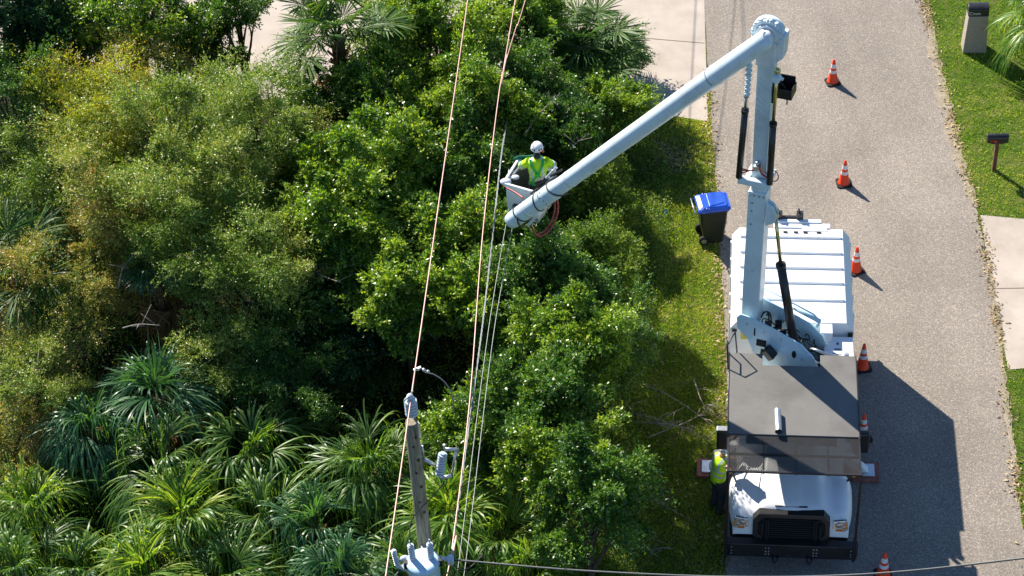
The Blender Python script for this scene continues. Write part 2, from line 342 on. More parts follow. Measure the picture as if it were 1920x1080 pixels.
sheet('neighbour_driveway', [at(1838, 404).xy, at(1960, 415).xy, at(1960, 415).xy + Vector((20, 0)), at(1960, 686).xy + Vector((20, 0)), at(1960, 688).xy, at(1890, 694).xy, at(1872, 600).xy, at(1853, 500).xy], .016, M['concrete'])
strip('driveway_joint', at(1864, 542).xy, at(1990, 540).xy, .025, .020, M['joint'])
def road_edge_band(name, pts, w_in, w_out, z, m, seed):
    r_ = random.Random(seed); a = [Vector(p) for p in wob(pts, .0, .22)]; n = len(a)
    L_ = [p + Vector((-(w_in * (.35 + r_.random()) * math.sin(math.pi * i / (n - 1)) ** .5), 0)) for i, p in enumerate(a)]; R_ = [p + Vector((w_out * (.3 + r_.random()), 0)) for p in a]
    sheet(name, L_ + R_[::-1], z, m)
road_edge_band('sandy_edge', [at(1738, 30).xy, at(1782, 220).xy, at(1800, 300).xy, at(1828, 390).xy], .22, .12, .018, M['shoulder'], 4)
road_edge_band('sandy_edge', [at(1850, 490).xy, at(1874, 640).xy, at(1890, 800).xy, at(1905, 900).xy], .07, .10, .018, M['shoulder'], 5)

# ---- polygon sampling
def in_poly(P, poly):
    x, y = P[:, 0], P[:, 1]; inside = np.zeros(len(P), bool); n = len(poly)
    for i in range(n):
        x1, y1 = poly[i]; x2, y2 = poly[(i + 1) % n]
        c = ((y1 > y) != (y2 > y)) & (x < (x2 - x1) * (y - y1) / ((y2 - y1) if y2 != y1 else 1e-9) + x1)
        inside ^= c
    return inside
def sample(poly, n):
    poly = [tuple(p)[:2] for p in poly]; a = np.array(poly); lo, hi = a.min(0), a.max(0); out = []
    tot = 0
    while tot < n:
        P = rng.uniform(lo, hi, (n * 2, 2)); P = P[in_poly(P, poly)]; out.append(P); tot += len(P)
        if len(P) == 0: break
    return np.concatenate(out)[:n]
def unit(v): return v / np.maximum(np.linalg.norm(v, axis=-1, keepdims=True), 1e-9)
def blades(P, h, wd, lean=.5, z0=.006):
    n = len(P); a = rng.uniform(0, 2 * np.pi, n); b = rng.uniform(0, 2 * np.pi, n); H = h * rng.uniform(.45, 1.2, n); W = wd * rng.uniform(.6, 1.3, n)
    base = np.c_[P, np.full(n, z0)]; s = np.c_[np.cos(a), np.sin(a), np.zeros(n)] * W[:, None] / 2
    tip = base + np.c_[np.cos(b) * lean * H, np.sin(b) * lean * H, H * .9] * rng.uniform(.6, 1.2, (n, 1))
    return np.stack([base - s, base + s, tip], 1).reshape(-1, 3)
lawn_poly = [p for p in RRw if 20 < p.y < 50] ; lawn_poly = lawn_poly + [Vector((16, lawn_poly[-1].y)), Vector((16, lawn_poly[0].y))]
nd_poly = [tuple(at(1838, 404).xy), tuple(at(1960, 415).xy), tuple(at(1960, 415).xy + Vector((20, 0))), tuple(at(1960, 686).xy + Vector((20, 0))), tuple(at(1960, 688).xy), tuple(at(1890, 694).xy), tuple(at(1872, 600).xy), tuple(at(1853, 500).xy)]
P = sample(lawn_poly, 120000); P = P[~in_poly(P, nd_poly)]
V = blades(P, .075, .016, .8); tag(link('lawn_grass', np_mesh('lawn_grass', V, len(V) // 3, 3, L['grass'])), 'short bright green lawn grass right of the road', 'grass', kind='stuff')
vp = [Vector(p) for p in RLw if 20 < p.y < 41.5]; verge_poly = vp + [vp[-1] + Vector((-3.2, 0)), vp[0] + Vector((-3.2, 0))]
dpoly = [tuple(p[:2]) for p in dpts]
P = sample(verge_poly, 170000); P = P[~in_poly(P, dpoly)]
# thinner over the bare patch
cc = at(1262, 296).xy; dd = np.hypot((P[:, 0] - cc.x) / .6, (P[:, 1] - cc.y) / .7); P = P[(rng.random(len(P)) < np.clip(dd ** 2 * .6 + .15, 0, 1))]
V = blades(P, .07, .015, .7); tag(link('verge_grass', np_mesh('verge_grass', V, len(V) // 3, 3, L['vgrass'])), 'rough green verge grass between the trees and the road', 'grass', kind='stuff')

# dry litter along the road edges
def flakes(P, z, size, asp=.35):
    n = len(P); a = rng.uniform(0, 2 * np.pi, n); S = size * rng.uniform(.4, 1.4, n)
    d = np.c_[np.cos(a), np.sin(a), rng.uniform(-.25, .35, n)] * S[:, None]; s = np.c_[-np.sin(a), np.cos(a), rng.uniform(-.3, .3, n)] * (S * asp)[:, None]
    c = np.c_[P, z + rng.uniform(0, .03, n)]
    return np.stack([c - d, c - s, c + d, c + s], 1).reshape(-1, 3)
pts = []
for a, b in zip(RRw, RRw[1:]):
    if 22 < a.y < 50:
        k = int((26 if a.y > 31 else 16) * (.25 + 2.6 * max(0, math.sin(a.y * 1.9) * math.sin(a.y * .73 + 1)) + rng.uniform(0, .5))); t = rng.random(k); o = rng.normal(.01, .09, k)
        pts.append(np.c_[a.x + (b.x - a.x) * t + o, a.y + (b.y - a.y) * t])
for a, b in zip(RLw, RLw[1:]):
    if 22 < a.y < 42:
        k = 22; t = rng.random(k); o = rng.normal(-.04, .10, k); pts.append(np.c_[a.x + (b.x - a.x) * t + o, a.y + (b.y - a.y) * t])
V = flakes(np.concatenate(pts), .018, .045); tag(link('leaf_litter', np_mesh('leaf_litter', V, len(V) // 4, 4, L['litter'])), 'dry tan leaf litter strewn along both road edges', 'litter', kind='stuff')
P = np.concatenate([sample(verge_poly, 1100), sample(lawn_poly, 500)]); P = P[~in_poly(P, nd_poly) & ~in_poly(P, dpoly)]
P = np.concatenate([P, np.array(at(1235, 300).xy)[None] + rng.normal(0, .38, (900, 2))])
V = flakes(P, .045, .04, .2); tag(link('fallen_leaves', np_mesh('fallen_leaves', V, len(V) // 4, 4, L['litter'])), 'scattered dry leaves lying on the grass', 'litter', kind='stuff')

# ================================================================ FOLIAGE
def leaf_quads(base, dr, nrm, ln, wd):
    """rhombic leaves: base point, direction, normal, length, width"""
    s = unit(np.cross(dr, nrm)) * wd[:, None] / 2; mid = base + dr * (ln * .45)[:, None]; tip = base + dr * ln[:, None]
    return np.stack([base, mid + s, tip, mid - s], 1).reshape(-1, 3)
def crown_mesh(name, c, rad, m, nblob, brad, ntwig, kleaf, ls, asp=.4, up=.35, shell=.75, low=-.5, seed=0, spike=0.0):
    r = np.random.default_rng(seed + 11); c = np.array(c, float); rad = np.array(rad, float)
    d = unit(r.normal(size=(nblob * 3, 3))); d = d[d[:, 2] > low][:nblob]; nb = len(d)
    bc = c + d * rad * (r.uniform(shell - .5, 1.05, (nb, 1)) ** .7); br = brad * r.uniform(.45, 1.5, nb)
    ib = r.integers(0, nb, ntwig); td = unit(r.normal(size=(ntwig, 3)) + np.array([0, 0, up]) + unit(bc[ib] - c) * .55)
    L0 = br[ib] * r.uniform(.1, .6, ntwig); L1 = br[ib] * r.uniform(.6, 1.2, ntwig)
    if spike: L1 = L1 * (1 + spike * (r.random(ntwig) < .15))
    sq = np.array([1, 1, .8])
    t = r.random((ntwig, kleaf)) ** .8
    droop = r.uniform(0, .22, ntwig)
    rr = L0[:, None] + (L1 - L0)[:, None] * t
    axis = unit(unit(bc - c) + r.normal(0, .55, (nb, 3)) + np.array([0, 0, .25])); st = r.uniform(.2, 1.7, nb)      # blobs are sprays drawn out along a limb
    vv = (td * sq)[:, None, :] * rr[..., None]; axv = axis[ib][:, None, :]; par = (vv * axv).sum(-1, keepdims=True) * axv
    vv = vv * (1 - .22 * st[ib])[:, None, None] + par * st[ib][:, None, None] * .75
    base = bc[ib][:, None, :] + vv + r.normal(0, brad * .035, (ntwig, kleaf, 3))
    base[..., 2] -= droop[:, None] * t ** 2 * br[ib][:, None]
    dr = unit(td[:, None, :] * .9 + r.normal(0, .75, (ntwig, kleaf, 3)))
    nr = unit(r.normal(0, .6, (ntwig, kleaf, 3)) + np.array([-.15, .25, .8]) + td[:, None, :] * .3)
    base = base.reshape(-1, 3); dr = dr.reshape(-1, 3); nr = nr.reshape(-1, 3)
    k = base[:, 2] > .03; base, dr, nr = base[k], dr[k], nr[k]
    ln = ls * r.uniform(.6, 1.35, len(base)); wd = ln * asp * r.uniform(.8, 1.2, len(base))
    V = leaf_quads(base, dr, nr, ln, wd)
    return np_mesh(name, V, len(V) // 4, 4, m), bc
def tree(name, label, cat, c, rad, m, nblob, brad, ntwig, kleaf, ls, group=None, bark='bark', trunk=.09, foot=None, nlimb=14, **kw):
    """a rooted tree or shrub: Empty at its foot > trunk with limbs, crown"""
    foot = Vector((c[0], c[1], 0)) if foot is None else Vector(foot)
    root = empty(name, foot, label, cat, group); f = np.array(foot)
    me, bc = crown_mesh('crown', np.array(c) - f, rad, m, nblob, brad, ntwig, kleaf, ls, **kw)
    link('crown', me, root)
    mb = MB(); rr = random.Random(kw.get('seed', 0)); cz = c[2] - foot.z
    top = Vector((c[0] - foot.x, c[1] - foot.y, cz)); 
    mb.tube(bez((0, 0, -.05), (rr.uniform(-.1, .1), rr.uniform(-.1, .1), cz * .35), top * .6, top, 8), [trunk * (1 - .07 * i) for i in range(9)], 8)
    for i in rr.sample(range(len(bc)), min(nlimb, len(bc))):
        e = Vector(bc[i]); s0 = top * rr.uniform(.3, .9); mid = s0.lerp(e, .5) + Vector((rr.uniform(-.2, .2), rr.uniform(-.2, .2), rr.uniform(-.05, .3)))
        mb.tube(catmull([s0, mid, e], 4), [trunk * .45 * (1 - .1 * k) for k in range(9)], 5)
    mb.obj('trunk', M[bark], root)
    return root

def frond_strips(out, p0, f, up, Lb, nseg, spread, droop, wid, r, fold=.15, drooptip=1.0):
    """adds a fan blade at p0 facing along f; returns nothing"""
    s = np.cross(f, up); s /= np.linalg.norm(s); n = np.cross(s, f)
    a = np.linspace(-spread, spread, nseg) + r.normal(0, .045, nseg)
    d = np.cos(a)[:, None] * f + np.sin(a)[:, None] * s + n * (np.abs(np.sin(a))[:, None] * fold)
    d = unit(d + r.normal(0, .05, d.shape)); side = unit(np.cross(d, np.tile(n, (nseg, 1)))) 
    ln = Lb * (.72 + .28 * np.cos(a)) * r.uniform(.88, 1.08, nseg)
    da = 2 * spread / nseg
    T = np.array([.03, .2, .38, .55, .72, .87, 1.0]); W = np.array([.03 * Lb * da, .2 * Lb * da, .38 * Lb * da * .8, wid * .95, wid * .75, wid * .45, .003]) ; W[:3] = np.minimum(W[:3], wid * 1.5)
    sag = droop * r.uniform(.45, 1.6, nseg); curl = r.normal(0, .10, nseg)
    cen = []
    for t, wv in zip(T, W):
        c = p0 + d * (ln * t)[:, None]
        c[:, 2] -= sag * ln * (t ** 2.3) * .85
        c -= d * (sag * ln * .42 * t ** 3)[:, None]; c += side * (curl * ln * t ** 2)[:, None]
        cen.append(c)
    tw = side + n * r.uniform(-.5, .5, (nseg, 1)); tw = unit(tw)
    for k in range(len(T) - 1):
        a0, a1, w0, w1 = cen[k], cen[k + 1], W[k] / 2, W[k + 1] / 2
        out.append(np.stack([a0 - tw * w0, a0 + tw * w0, a1 + tw * w1, a1 - tw * w1], 1).reshape(-1, 3))
def weld(me):
    bm = bmesh.new(); bm.from_mesh(me); bmesh.ops.remove_doubles(bm, verts=bm.verts, dist=.0008)
    for f in bm.faces: f.smooth = True
    bm.to_mesh(me); bm.free()
def palm(name, label, loc, trunk_h, nfr, Lb, pet, m, group, cat='palm', el=(-.3, 1.35), droop=.55, nseg=38, spread=2.0, wid=.035, tr=.14, seed=0, dead=0, lean=(0, 0), face=None):
    r = np.random.default_rng(seed + 100); root = empty(name, loc, label, cat, group)
    if trunk_h > .3:
        mb = MB(); top = Vector((lean[0], lean[1], trunk_h)); pts = bez((0, 0, -.05), (0, 0, trunk_h * .4), (lean[0] * .6, lean[1] * .6, trunk_h * .7), top, 10)
        mb.tube(pts, [tr * (1.15 - .015 * i) for i in range(11)], 12)
        for i in range(int(trunk_h * 26)):   # old leaf boots
            t = i / (trunk_h * 26); p = pts[min(10, int(t * 10))].lerp(pts[min(10, int(t * 10) + 1)], t * 10 % 1); a = i * 2.4
            q = Vector((math.cos(a), math.sin(a), 0)); mb.bar(p + q * tr * .8, p + q * (tr * 1.75) + Vector((0, 0, .17)), .075, .02, up=q)
        mb.obj('trunk', M['boots_palm'], root)
    cx = np.array([lean[0], lean[1], trunk_h])
    for i in range(nfr):
        isdead = i < dead
        e = el[0] + (el[1] - el[0]) * ((i + .5) / nfr) ** .8 + r.normal(0, .16) if not isdead else -.9; az = i * 2.399 + r.uniform(-.9, .9)
        if face is not None and not isdead: az = face + (r.random() - .5) * 4.2
        d0 = np.array([math.cos(az) * math.cos(e), math.sin(az) * math.cos(e), math.sin(e)]); lp = pet * r.uniform(.55, 1.35) * (1 - .25 * max(0, e))
        p0 = cx + np.array([d0[0], d0[1], 0]) * .05; hor = np.array([math.cos(az), math.sin(az), 0])
        N = 6; cur = [p0]; d = d0.copy()
        for k in range(N):
            cur.append(cur[-1] + d * lp / N); d = unit(d + np.array([0, 0, -1]) * (.10 + .03 * (1 - e)))
        out = []; up = np.array([0, 0, 1.0]) if abs(d[2]) < .95 else -hor
        frond_strips(out, cur[-1], d, up, Lb * r.uniform(.85, 1.12), nseg, spread, droop * (1.6 if isdead else 1), wid, r)
        # petiole as a 4-sided strip pair
        cur = np.array(cur); sd_ = np.cross(d0, [0, 0, 1]); sd_ = unit(sd_ if np.linalg.norm(sd_) > .05 else np.array([1., 0, 0])); wv = np.linspace(.022, .010, N + 1)[:, None]; nn = np.array([0, 0, 1.0])
        for (u, v) in ((sd_, nn * .6), (nn * .6, -sd_), (-sd_, -nn * .6), (-nn * .6, sd_)):
            out.append(np.stack([cur[:-1] + u * wv[:-1], cur[1:] + u * wv[1:], cur[1:] + v * wv[1:], cur[:-1] + v * wv[:-1]], 1).reshape(-1, 3))
        V = np.concatenate(out); me = np_mesh('frond', V, len(V) // 4, 4, L['dead'] if isdead else m); weld(me)
        link('frond', me, root)
    return root

def split_loose(o, keep=()):
    """turn a part made of several loose pieces into one object per piece"""
    bm = bmesh.new(); bm.from_mesh(o.data); bm.verts.ensure_lookup_table(); seen = set(); comps = []
    for v in bm.verts:
        if v.index in seen: continue
        st, comp = [v], []; seen.add(v.index)
        while st:
            q = st.pop(); comp.append(q.index)
            for e in q.link_edges:
                w_ = e.other_vert(q)
                if w_.index not in seen: seen.add(w_.index); st.append(w_)
        comps.append(set(comp))
    bm.free()
    if len(comps) < 2: return
    src = o.data; nm = o.name.split('.')[0]
    for k, comp in enumerate(comps):
        b2 = bmesh.new(); b2.from_mesh(src); bmesh.ops.delete(b2, geom=[v for v in b2.verts if v.index not in comp], context='VERTS')
        me = bpy.data.meshes.new(nm); b2.to_mesh(me); b2.free()
        for m_ in src.materials: me.materials.append(m_)
        if k == 0: o.data = me
        else:
            c = o.copy(); c.data = me; C.objects.link(c)

# ================================================================ BUCKET TRUCK
TH = R(-8.2); TO = Vector((5.08, 25.35, 0))
truck = empty('bucket_truck', TO, 'white bucket truck with chip box parked on the road, boom raised over the trees', 'truck', rz=TH)
TI = (Matrix.Translation(TO) @ Matrix.Rotation(TH, 4, 'Z')).inverted()
def tw(x, y, z): return TI @ Vector((x, y, z))          # world -> truck
def tp(px, py, z): return TI @ at(px, py, z)
M['lens'] = mat('clear_lens', (.6, .5, .42), .08, .5, .3, 30)
W_, RW_, BK = M['white'], M['roofwhite'], M['black']
# chassis and wheels
mb = MB(); mb.box(-.42, -.32, .1, 6.5, .62, .86); mb.box(.30, .40, .1, 6.5, .62, .86); mb.box(-.32, .3, .6, .75, .64, .8); mb.box(-.32, .3, 3.0, 3.2, .64, .8); mb.box(-1.1, 1.04, 2.6, 3.7, .55, .95); mb.box(-.9, .84, 4.9, 5.1, .42, .62)
mb.obj('chassis', BK, truck, .01)
def wheel(x, y, wdt=.28, r=.48):
    s = 1 if x > 0 else -1; t = MB(); prof = [(-.5, .62), (-.5, .9), (-.36, 1.0), (.36, 1.0), (.5, .9), (.5, .62)]
    rings = [[(x + u * wdt, y + math.cos(a) * r * v, r + math.sin(a) * r * v) for u, v in prof] for a in [2 * math.pi * i / 28 for i in range(28)]]
    t.loft(rings + [rings[0]], closed=True, cap=False, smooth=True); o = t.obj('wheel', M['blackmatt'], truck)
    h = MB(); h.tube([(x - wdt * .3, y, r), (x + s * wdt * .2, y, r)], r * .62, 24); h.tube([(x + s * wdt * .2, y, r), (x + s * wdt * .5, y, r)], [r * .3, r * .22], 14); h.obj('rim', W_, o, .01)
for x, y in ((-1.05, .78), (1.0, .78), (-1.02, 5.15), (.97, 5.15)): wheel(x, y)
# bumper
b = MB(); b.prism([(-1.28, -.2), (-1.24, -.30), (1.24, -.30), (1.28, -.2), (1.28, -.12), (-1.28, -.12)], (0, 0, .44), (1, 0, 0), (0, 1, 0), (0, 0, .37)); o = b.obj('bumper', BK, truck, .015)
b = MB()
for x in (-1.16, -.5, -.44, .42, .48, 1.14):
    for z in (.54, .62, .72): b.tube([(x, -.29, z), (x, -.315, z)], .014, 8)
b.obj('bolt', M['steel'], o)
b = MB()
for x in (-.36, .30): b.tube(bez((x, -.3, .5), (x, -.5, .42), (x + .1, -.5, .42), (x + .1, -.3, .5), 8), .022, 8)
b.obj('tow_hook', BK, o)
# hood, as one shell over fenders and centre
def hood_ring(y):
    zc = 1.40 + .36 * (max(0, y) / 1.65) ** .75; zf = 1.24 + .20 * math.exp(-((y - .72) / .55) ** 2) + .10 * max(0, y - .9)
    ww = 1.20 - .08 * math.exp(-((y) / .22) ** 2) - .20 * max(0, min(1, (y - 1.05) / .35)); cw = .60 - .10 * (y / 1.65)
    if y < .25: k = (1 - y / .25) ** 2.2; zc -= .10 * k; zf -= .16 * k
    half = [(0, zc + .035), (.16, zc + .03), (.18, zc + .012), (cw - .1, zc + .0), (cw, zc - .03), (cw + .07, zf + .06), (.78, zf - .005), (.95, zf + .01), (ww - .1, zf - .03), (ww - .02, zf - .14), (ww, zf - .32), (ww - .02, .86)]
    return [(-x - .03, y, z) for x, z in half[::-1]] + [(x - .03, y, z) for x, z in half[1:]]
ys = [-.02, .0, .10, .16, .25, .4, .6, .8, 1.0, 1.2, 1.4, 1.62]
rings = [hood_ring(max(0, y)) for y in ys]; r1 = hood_ring(.10); rings[0] = [(x * .985, -.07, .82 + (z - .86) * .06) for x, y, z in r1]; rings[1] = [(x * .995, .01, .86 + (z - .86) * .80) for x, y, z in r1]; rings.insert(1, [(x * .99, -.05, .84 + (z - .86) * .3) for x, y, z in r1])
b = MB(); b.loft(rings, closed=False, cap=False); o = b.obj('hood', W_, truck, sub=2)
b = MB(); b.box(-.34, .28, .12, .15, 1.447, 1.462); b.obj('air_slot', M['darkgap'], o)
b = MB(); b.box(-1.13, 1.07, .06, 1.6, .6, .9); b.obj('engine_bay', BK, truck)
# grille
def octo(w2, zb, zt, ch, x0=-.02): return [(x0 - w2, zb + ch), (x0 - w2, zt - ch * .9), (x0 - w2 + ch * .7, zt), (x0 + w2 - ch * .7, zt), (x0 + w2, zt - ch * .9), (x0 + w2, zb + ch), (x0 + w2 - ch * .8, zb), (x0 - w2 + ch * .8, zb)]
def ringprism(mbx, A, B, org, ux, uy, dep):
    org, ux, uy, dep = map(Vector, (org, ux, uy, dep)); n = len(A)
    P_ = lambda p: org + ux * p[0] + uy * p[1]
    for i in range(n):
        j = (i + 1) % n; q = [P_(A[i]), P_(A[j]), P_(B[j]), P_(B[i])]; q2 = [v + dep for v in q]
        v = [mbx.bm.verts.new(c) for c in q + q2]
        for f in ((0, 1, 2, 3), (7, 6, 5, 4), (0, 4, 5, 1), (2, 6, 7, 3)): mbx._f([v[k] for k in f])
A, B_ = octo(.74, .70, 1.41, .17), octo(.64, .80, 1.31, .13)
b = MB(); ringprism(b, A, B_, (0, -.27, 0), (1, 0, .0), (0, .16, 1), (0, .17, .0)); b.obj('grille_surround', BK, truck, .015)
b = MB(); b.prism(octo(.66, .78, 1.33, .12), (0, -.238, 0), (1, 0, 0), (0, .16, 1), (0, .03, 0)); o = b.obj('grille', M['darkgap'], truck)
b = MB()
for k in range(9): z = .85 + k * .052; b.box(-.44, .40, z * .16 - .262, z * .16 - .23, z, z + .018)
for x in (-.5, -.46, .42, .46): b.bar((x, -.135, .82), (x, -.055, 1.29), .026, .06)
for x in (-.58, .54): b.bar((x, -.13, .88), (x, -.075, 1.2), .04, .05)
b.obj('grille_bar', M['blackmatt'], o)
# headlights
for s in (-1, 1):
    cx_ = s * .945 - .03; hb = MB(); q = [(-.15, .98), (-.13, 1.20), (.13, 1.24), (.16, 1.02), (.10, .97)]; q = [(s * a, z) for a, z in q]
    hb.prism(q, (cx_, -.215, 0), (1, 0, 0), (0, .18, 1), (0, .05, 0)); h = hb.obj('headlight', M['chrome'], truck, .01)
    a = MB(); a.ball((cx_ - s * .02, -.015, 1.12), .07, (1, .4, 1)); a.ball((cx_ + s * .08, -.02, 1.08), .045, (1, .4, 1)); a.obj('headlight_lens', M['lens'], h)
    a = MB(); a.bar((cx_ - .08, -.035, 1.0), (cx_ + .06, -.035, 1.0), .03, .03); a.bar((cx_ + s * .12, -.025, 1.04), (cx_ + s * .12, .005, 1.18), .03, .03); a.obj('amber_lens', M['amber'], h)
# cab
b = MB(); prof = [(1.5, .9), (1.5, 1.72), (1.95, 2.55), (2.05, 2.62), (2.6, 2.62), (2.66, 2.5), (2.66, .9)]
b.prism(prof, (-1.08, 0, 0), (0, 1, 0), (0, 0, 1), (2.1, 0, 0)); cab = b.obj('cab', W_, truck, .03)
b = MB(); b.prism([(-.92, 0), (-.84, .86), (.78, .86), (.86, 0)], (0, 1.505, 1.74), (1, 0, 0), (0, .47, .88), (0, -.02, .012)); b.obj('windshield', M['glass'], cab)
b = MB()
for x in (-.5, .25): b.bar((x, 1.5, 1.74), (x + .42, 1.6, 2.0), .02, .02)
b.obj('wiper', BK, cab)
for s in (-1, 1):
    x = -.03 + s * 1.055; b = MB(); b.prism([(1.66, 1.75), (2.0, 2.48), (2.52, 2.48), (2.52, 1.75)], (x, 0, 0), (0, 1, 0), (0, 0, 1), (s * .012, 0, 0)); b.obj('side_window', M['glass'], cab)
    b = MB(); b.box(x, x + s * .008, 1.60, 2.58, 1.0, 1.72); d = b.obj('door', W_, cab, .004); b = MB(); b.box(x + s * .008, x + s * .03, 2.35, 2.5, 1.55, 1.59); b.obj('door_handle', BK, cab)
# turn signals, mirrors
for s in (-1, 1):
    b = MB(); b.tube([(s * 1.20 - .03, .86, 1.66), (s * 1.20 - .03, .80, 1.66)], .052, 14); b.box(s * 1.20 - .09, s * 1.20 + .03, .86, .93, 1.59, 1.73); b.obj('turn_signal', M['amber'], truck, .008); b = MB(); b.bar((s * 1.2 - .03, .9, 1.6), (s * 1.1 - .03, .95, 1.35), .04, .04); b.obj('signal_bracket', BK, truck)
    c0 = tp(1355, 822, 2.15) if s < 0 else tp(1618, 828, 2.15)
    b = MB(); b.box(c0.x - .12, c0.x + .12, c0.y - .07, c0.y + .07, c0.z - .27, c0.z + .27); m = b.obj('mirror', BK, truck, .04)
    b = MB(); b.tube([(c0.x, c0.y, c0.z + .2), (s * 1.06, 1.75, 2.2)], .016, 8); b.tube([(c0.x, c0.y, c0.z - .2), (s * 1.06, 1.75, 1.7)], .016, 8); b.obj('mirror_arm', BK, m)
    if s < 0:
        b = MB(); b.box(c0.x - .115, c0.x + .115, c0.y - .06, c0.y + .065, c0.z + .268, c0.z + .285); b.obj('mirror_cap', M['greymetal'], m, .005)
    b = MB(); b.box(c0.x - .1, c0.x + .1, c0.y + .070, c0.y + .076, c0.z - .22, c0.z + .22); b.obj('mirror_glass', M['chrome'], m)
# guard posts, platform, mesh
PZ = 3.0
for x in (-1.27, 1.19): b = MB(); b.box(x - .028, x + .028, -.40, -.34, .5, PZ - .02); b.obj('guard_post', BK, truck, .006)
plat = [(-1.28, .56), (1.19, .56), (1.19, 2.76), (.50, 2.76), (.50, 2.44), (-.63, 2.44), (-.63, 2.76), (-1.28, 2.76)]
b = MB(); b.prism(plat, (0, 0, PZ - .05), (1, 0, 0), (0, 1, 0), (0, 0, .05)); pf = b.obj('cab_platform', M['grey'], truck, .006)
b = MB(); b.bar((-1.285, .5, PZ - .05), (-1.285, 2.78, PZ - .05), .02, .12); b.bar((1.195, .5, PZ - .05), (1.195, 2.78, PZ - .05), .02, .12); b.bar((-.63, 2.42, PZ - .08), (.5, 2.42, PZ - .08), .03, .12)
for x in (-1.2, 1.1): b.bar((x, 2.6, .9), (x, 2.6, PZ - .06), .06, .06)
b.obj('platform_frame', BK, truck)
b = MB(); y0, y1, x0, x1 = -.40, .56, -1.285, 1.20; ps = .044
n1 = int((x1 - x0 + y1 - y0) / ps)
for k in range(n1):
    for sgn in (1, -1):
        # line x = xs + sgn*(y-y0)*.62
        xs = x0 - .7 + k * ps * 1.05; pa, pb = (xs, y0), (xs + .62 * (y1 - y0), y1)
        if sgn < 0: pa, pb = (pa[0], y1), (pb[0], y0)
        dx = pb[0] - pa[0]; ta = max(0, (x0 - pa[0]) / dx) ; tb = min(1, (x1 - pa[0]) / dx)
        if ta >= tb: continue
        q = lambda t: (pa[0] + dx * t, pa[1] + (pb[1] - pa[1]) * t, PZ - .03 + .001 * sgn)
        b.bar(q(ta), q(tb), .021, .006)
mesh_o = b.obj('mesh_guard', M['blackmatt'], truck)
b = MB(); b.box(x0, x1, y0, y0 + .035, PZ - .05, PZ - .01); b.box(x0, x0 + .035, y0, y1, PZ - .05, PZ - .011); b.box(x1 - .035, x1, y0, y1, PZ - .05, PZ - .011)
for xx in (-.62, -.02, .58): b.box(xx, xx + .035, y0, y1, PZ - .07, PZ - .038)
b.box(x0, x1, .06, .095, PZ - .071, PZ - .040); b.obj('mesh_guard_frame', BK, truck)
# exhaust pipe lying on platform
b = MB(); p0, p1 = Vector((-.33, .56, PZ + .085)), Vector((-.35, 1.12, PZ + .085)); b.tube([p0, p1], .068, 20, cap=False); b.tube([p1, p0 + Vector((0, .001, 0))], .060, 20, cap=False); b.tube([p1 - Vector((0, .01, 0)), p1], .0675, 20)
o = b.obj('exhaust_pipe', M['steel'], truck); b = MB(); b.tube([p0.lerp(p1, .35), p0.lerp(p1, .95)], .059, 20); b.obj('pipe_bore_shade', M['darkgap'], o)  # dark plug added inside the open pipe, standing in for its shade
# rails at the platform's left edge
b = MB(); b.tube([(-1.30, 2.3, PZ), (-1.33, 2.5, PZ + .45), (-1.18, 2.78, PZ + .55), (-1.13, 2.86, PZ - .1)], .016, 8)
b.tube([(-1.30, 2.78, PZ - .3), (-1.33, 2.76, PZ + .34), (-1.33, 2.48, PZ + .34)], .016, 8); b.obj('grab_rail', BK, truck)
# chip box
cs = [(-1.27, .95), (-1.27, 2.80), (-1.13, 3.0), (1.04, 3.0), (1.20, 2.80), (1.20, .95)]
b = MB(); b.prism(cs, (0, 3.70, 0), (1, 0, 0), (0, 0, 1), (0, 2.90, 0)); box = b.obj('chip_box', RW_, truck, .012)
b = MB()
for py in (449, 478, 506, 534, 566):
    yy = tp(1480, py, 3.0).y + .03; b.prism([(0, 0), (.09, 0), (.075, .05), (.015, .05)], (-1.10, yy, 3.0), (0, 1, 0), (0, 0, 1), (2.1, 0, 0))
b.obj('roof_rib', RW_, box, .004)
b = MB(); b.box(-1.29, -1.265, 3.68, 6.62, .93, 1.05); b.box(1.195, 1.22, 3.68, 6.62, .93, 1.05)
for yy in (4.2, 4.75, 5.3, 5.85, 6.4): b.box(1.198, 1.23, yy, yy + .07, 1.0, 2.75); b.box(-1.30, -1.268, yy, yy + .07, 1.0, 2.75)
b.obj('side_stake', W_, box, .004)
b = MB(); b.box(-.40, .78, 6.60, 6.74, 2.93, 3.03); b.box(.2, .72, 6.5, 6.60, 3.003, 3.02); b.box(-.35, .60, 6.74, 6.84, 3.0, 3.06)
o = b.obj('rear_hinge_bracket', W_, box, .008)
b = MB()
for x in (-.2, .02, .22, .5): b.box(x, x + .09, 6.45, 6.48, 3.002, 3.03)
b.box(-.36, .2, 6.86, 6.92, 3.02, 3.09); b.box(-.36, -.22, 6.82, 6.95, 3.02, 3.2); b.box(.08, .22, 6.82, 6.95, 3.02, 3.2); b.tube([(-.3, 6.88, 3.2), (-.33, 6.9, 3.3)], .02, 6); b.tube([(.14, 6.88, 3.2), (.12, 6.9, 3.3)], .02, 6)
b.obj('rear_latch', BK, box)
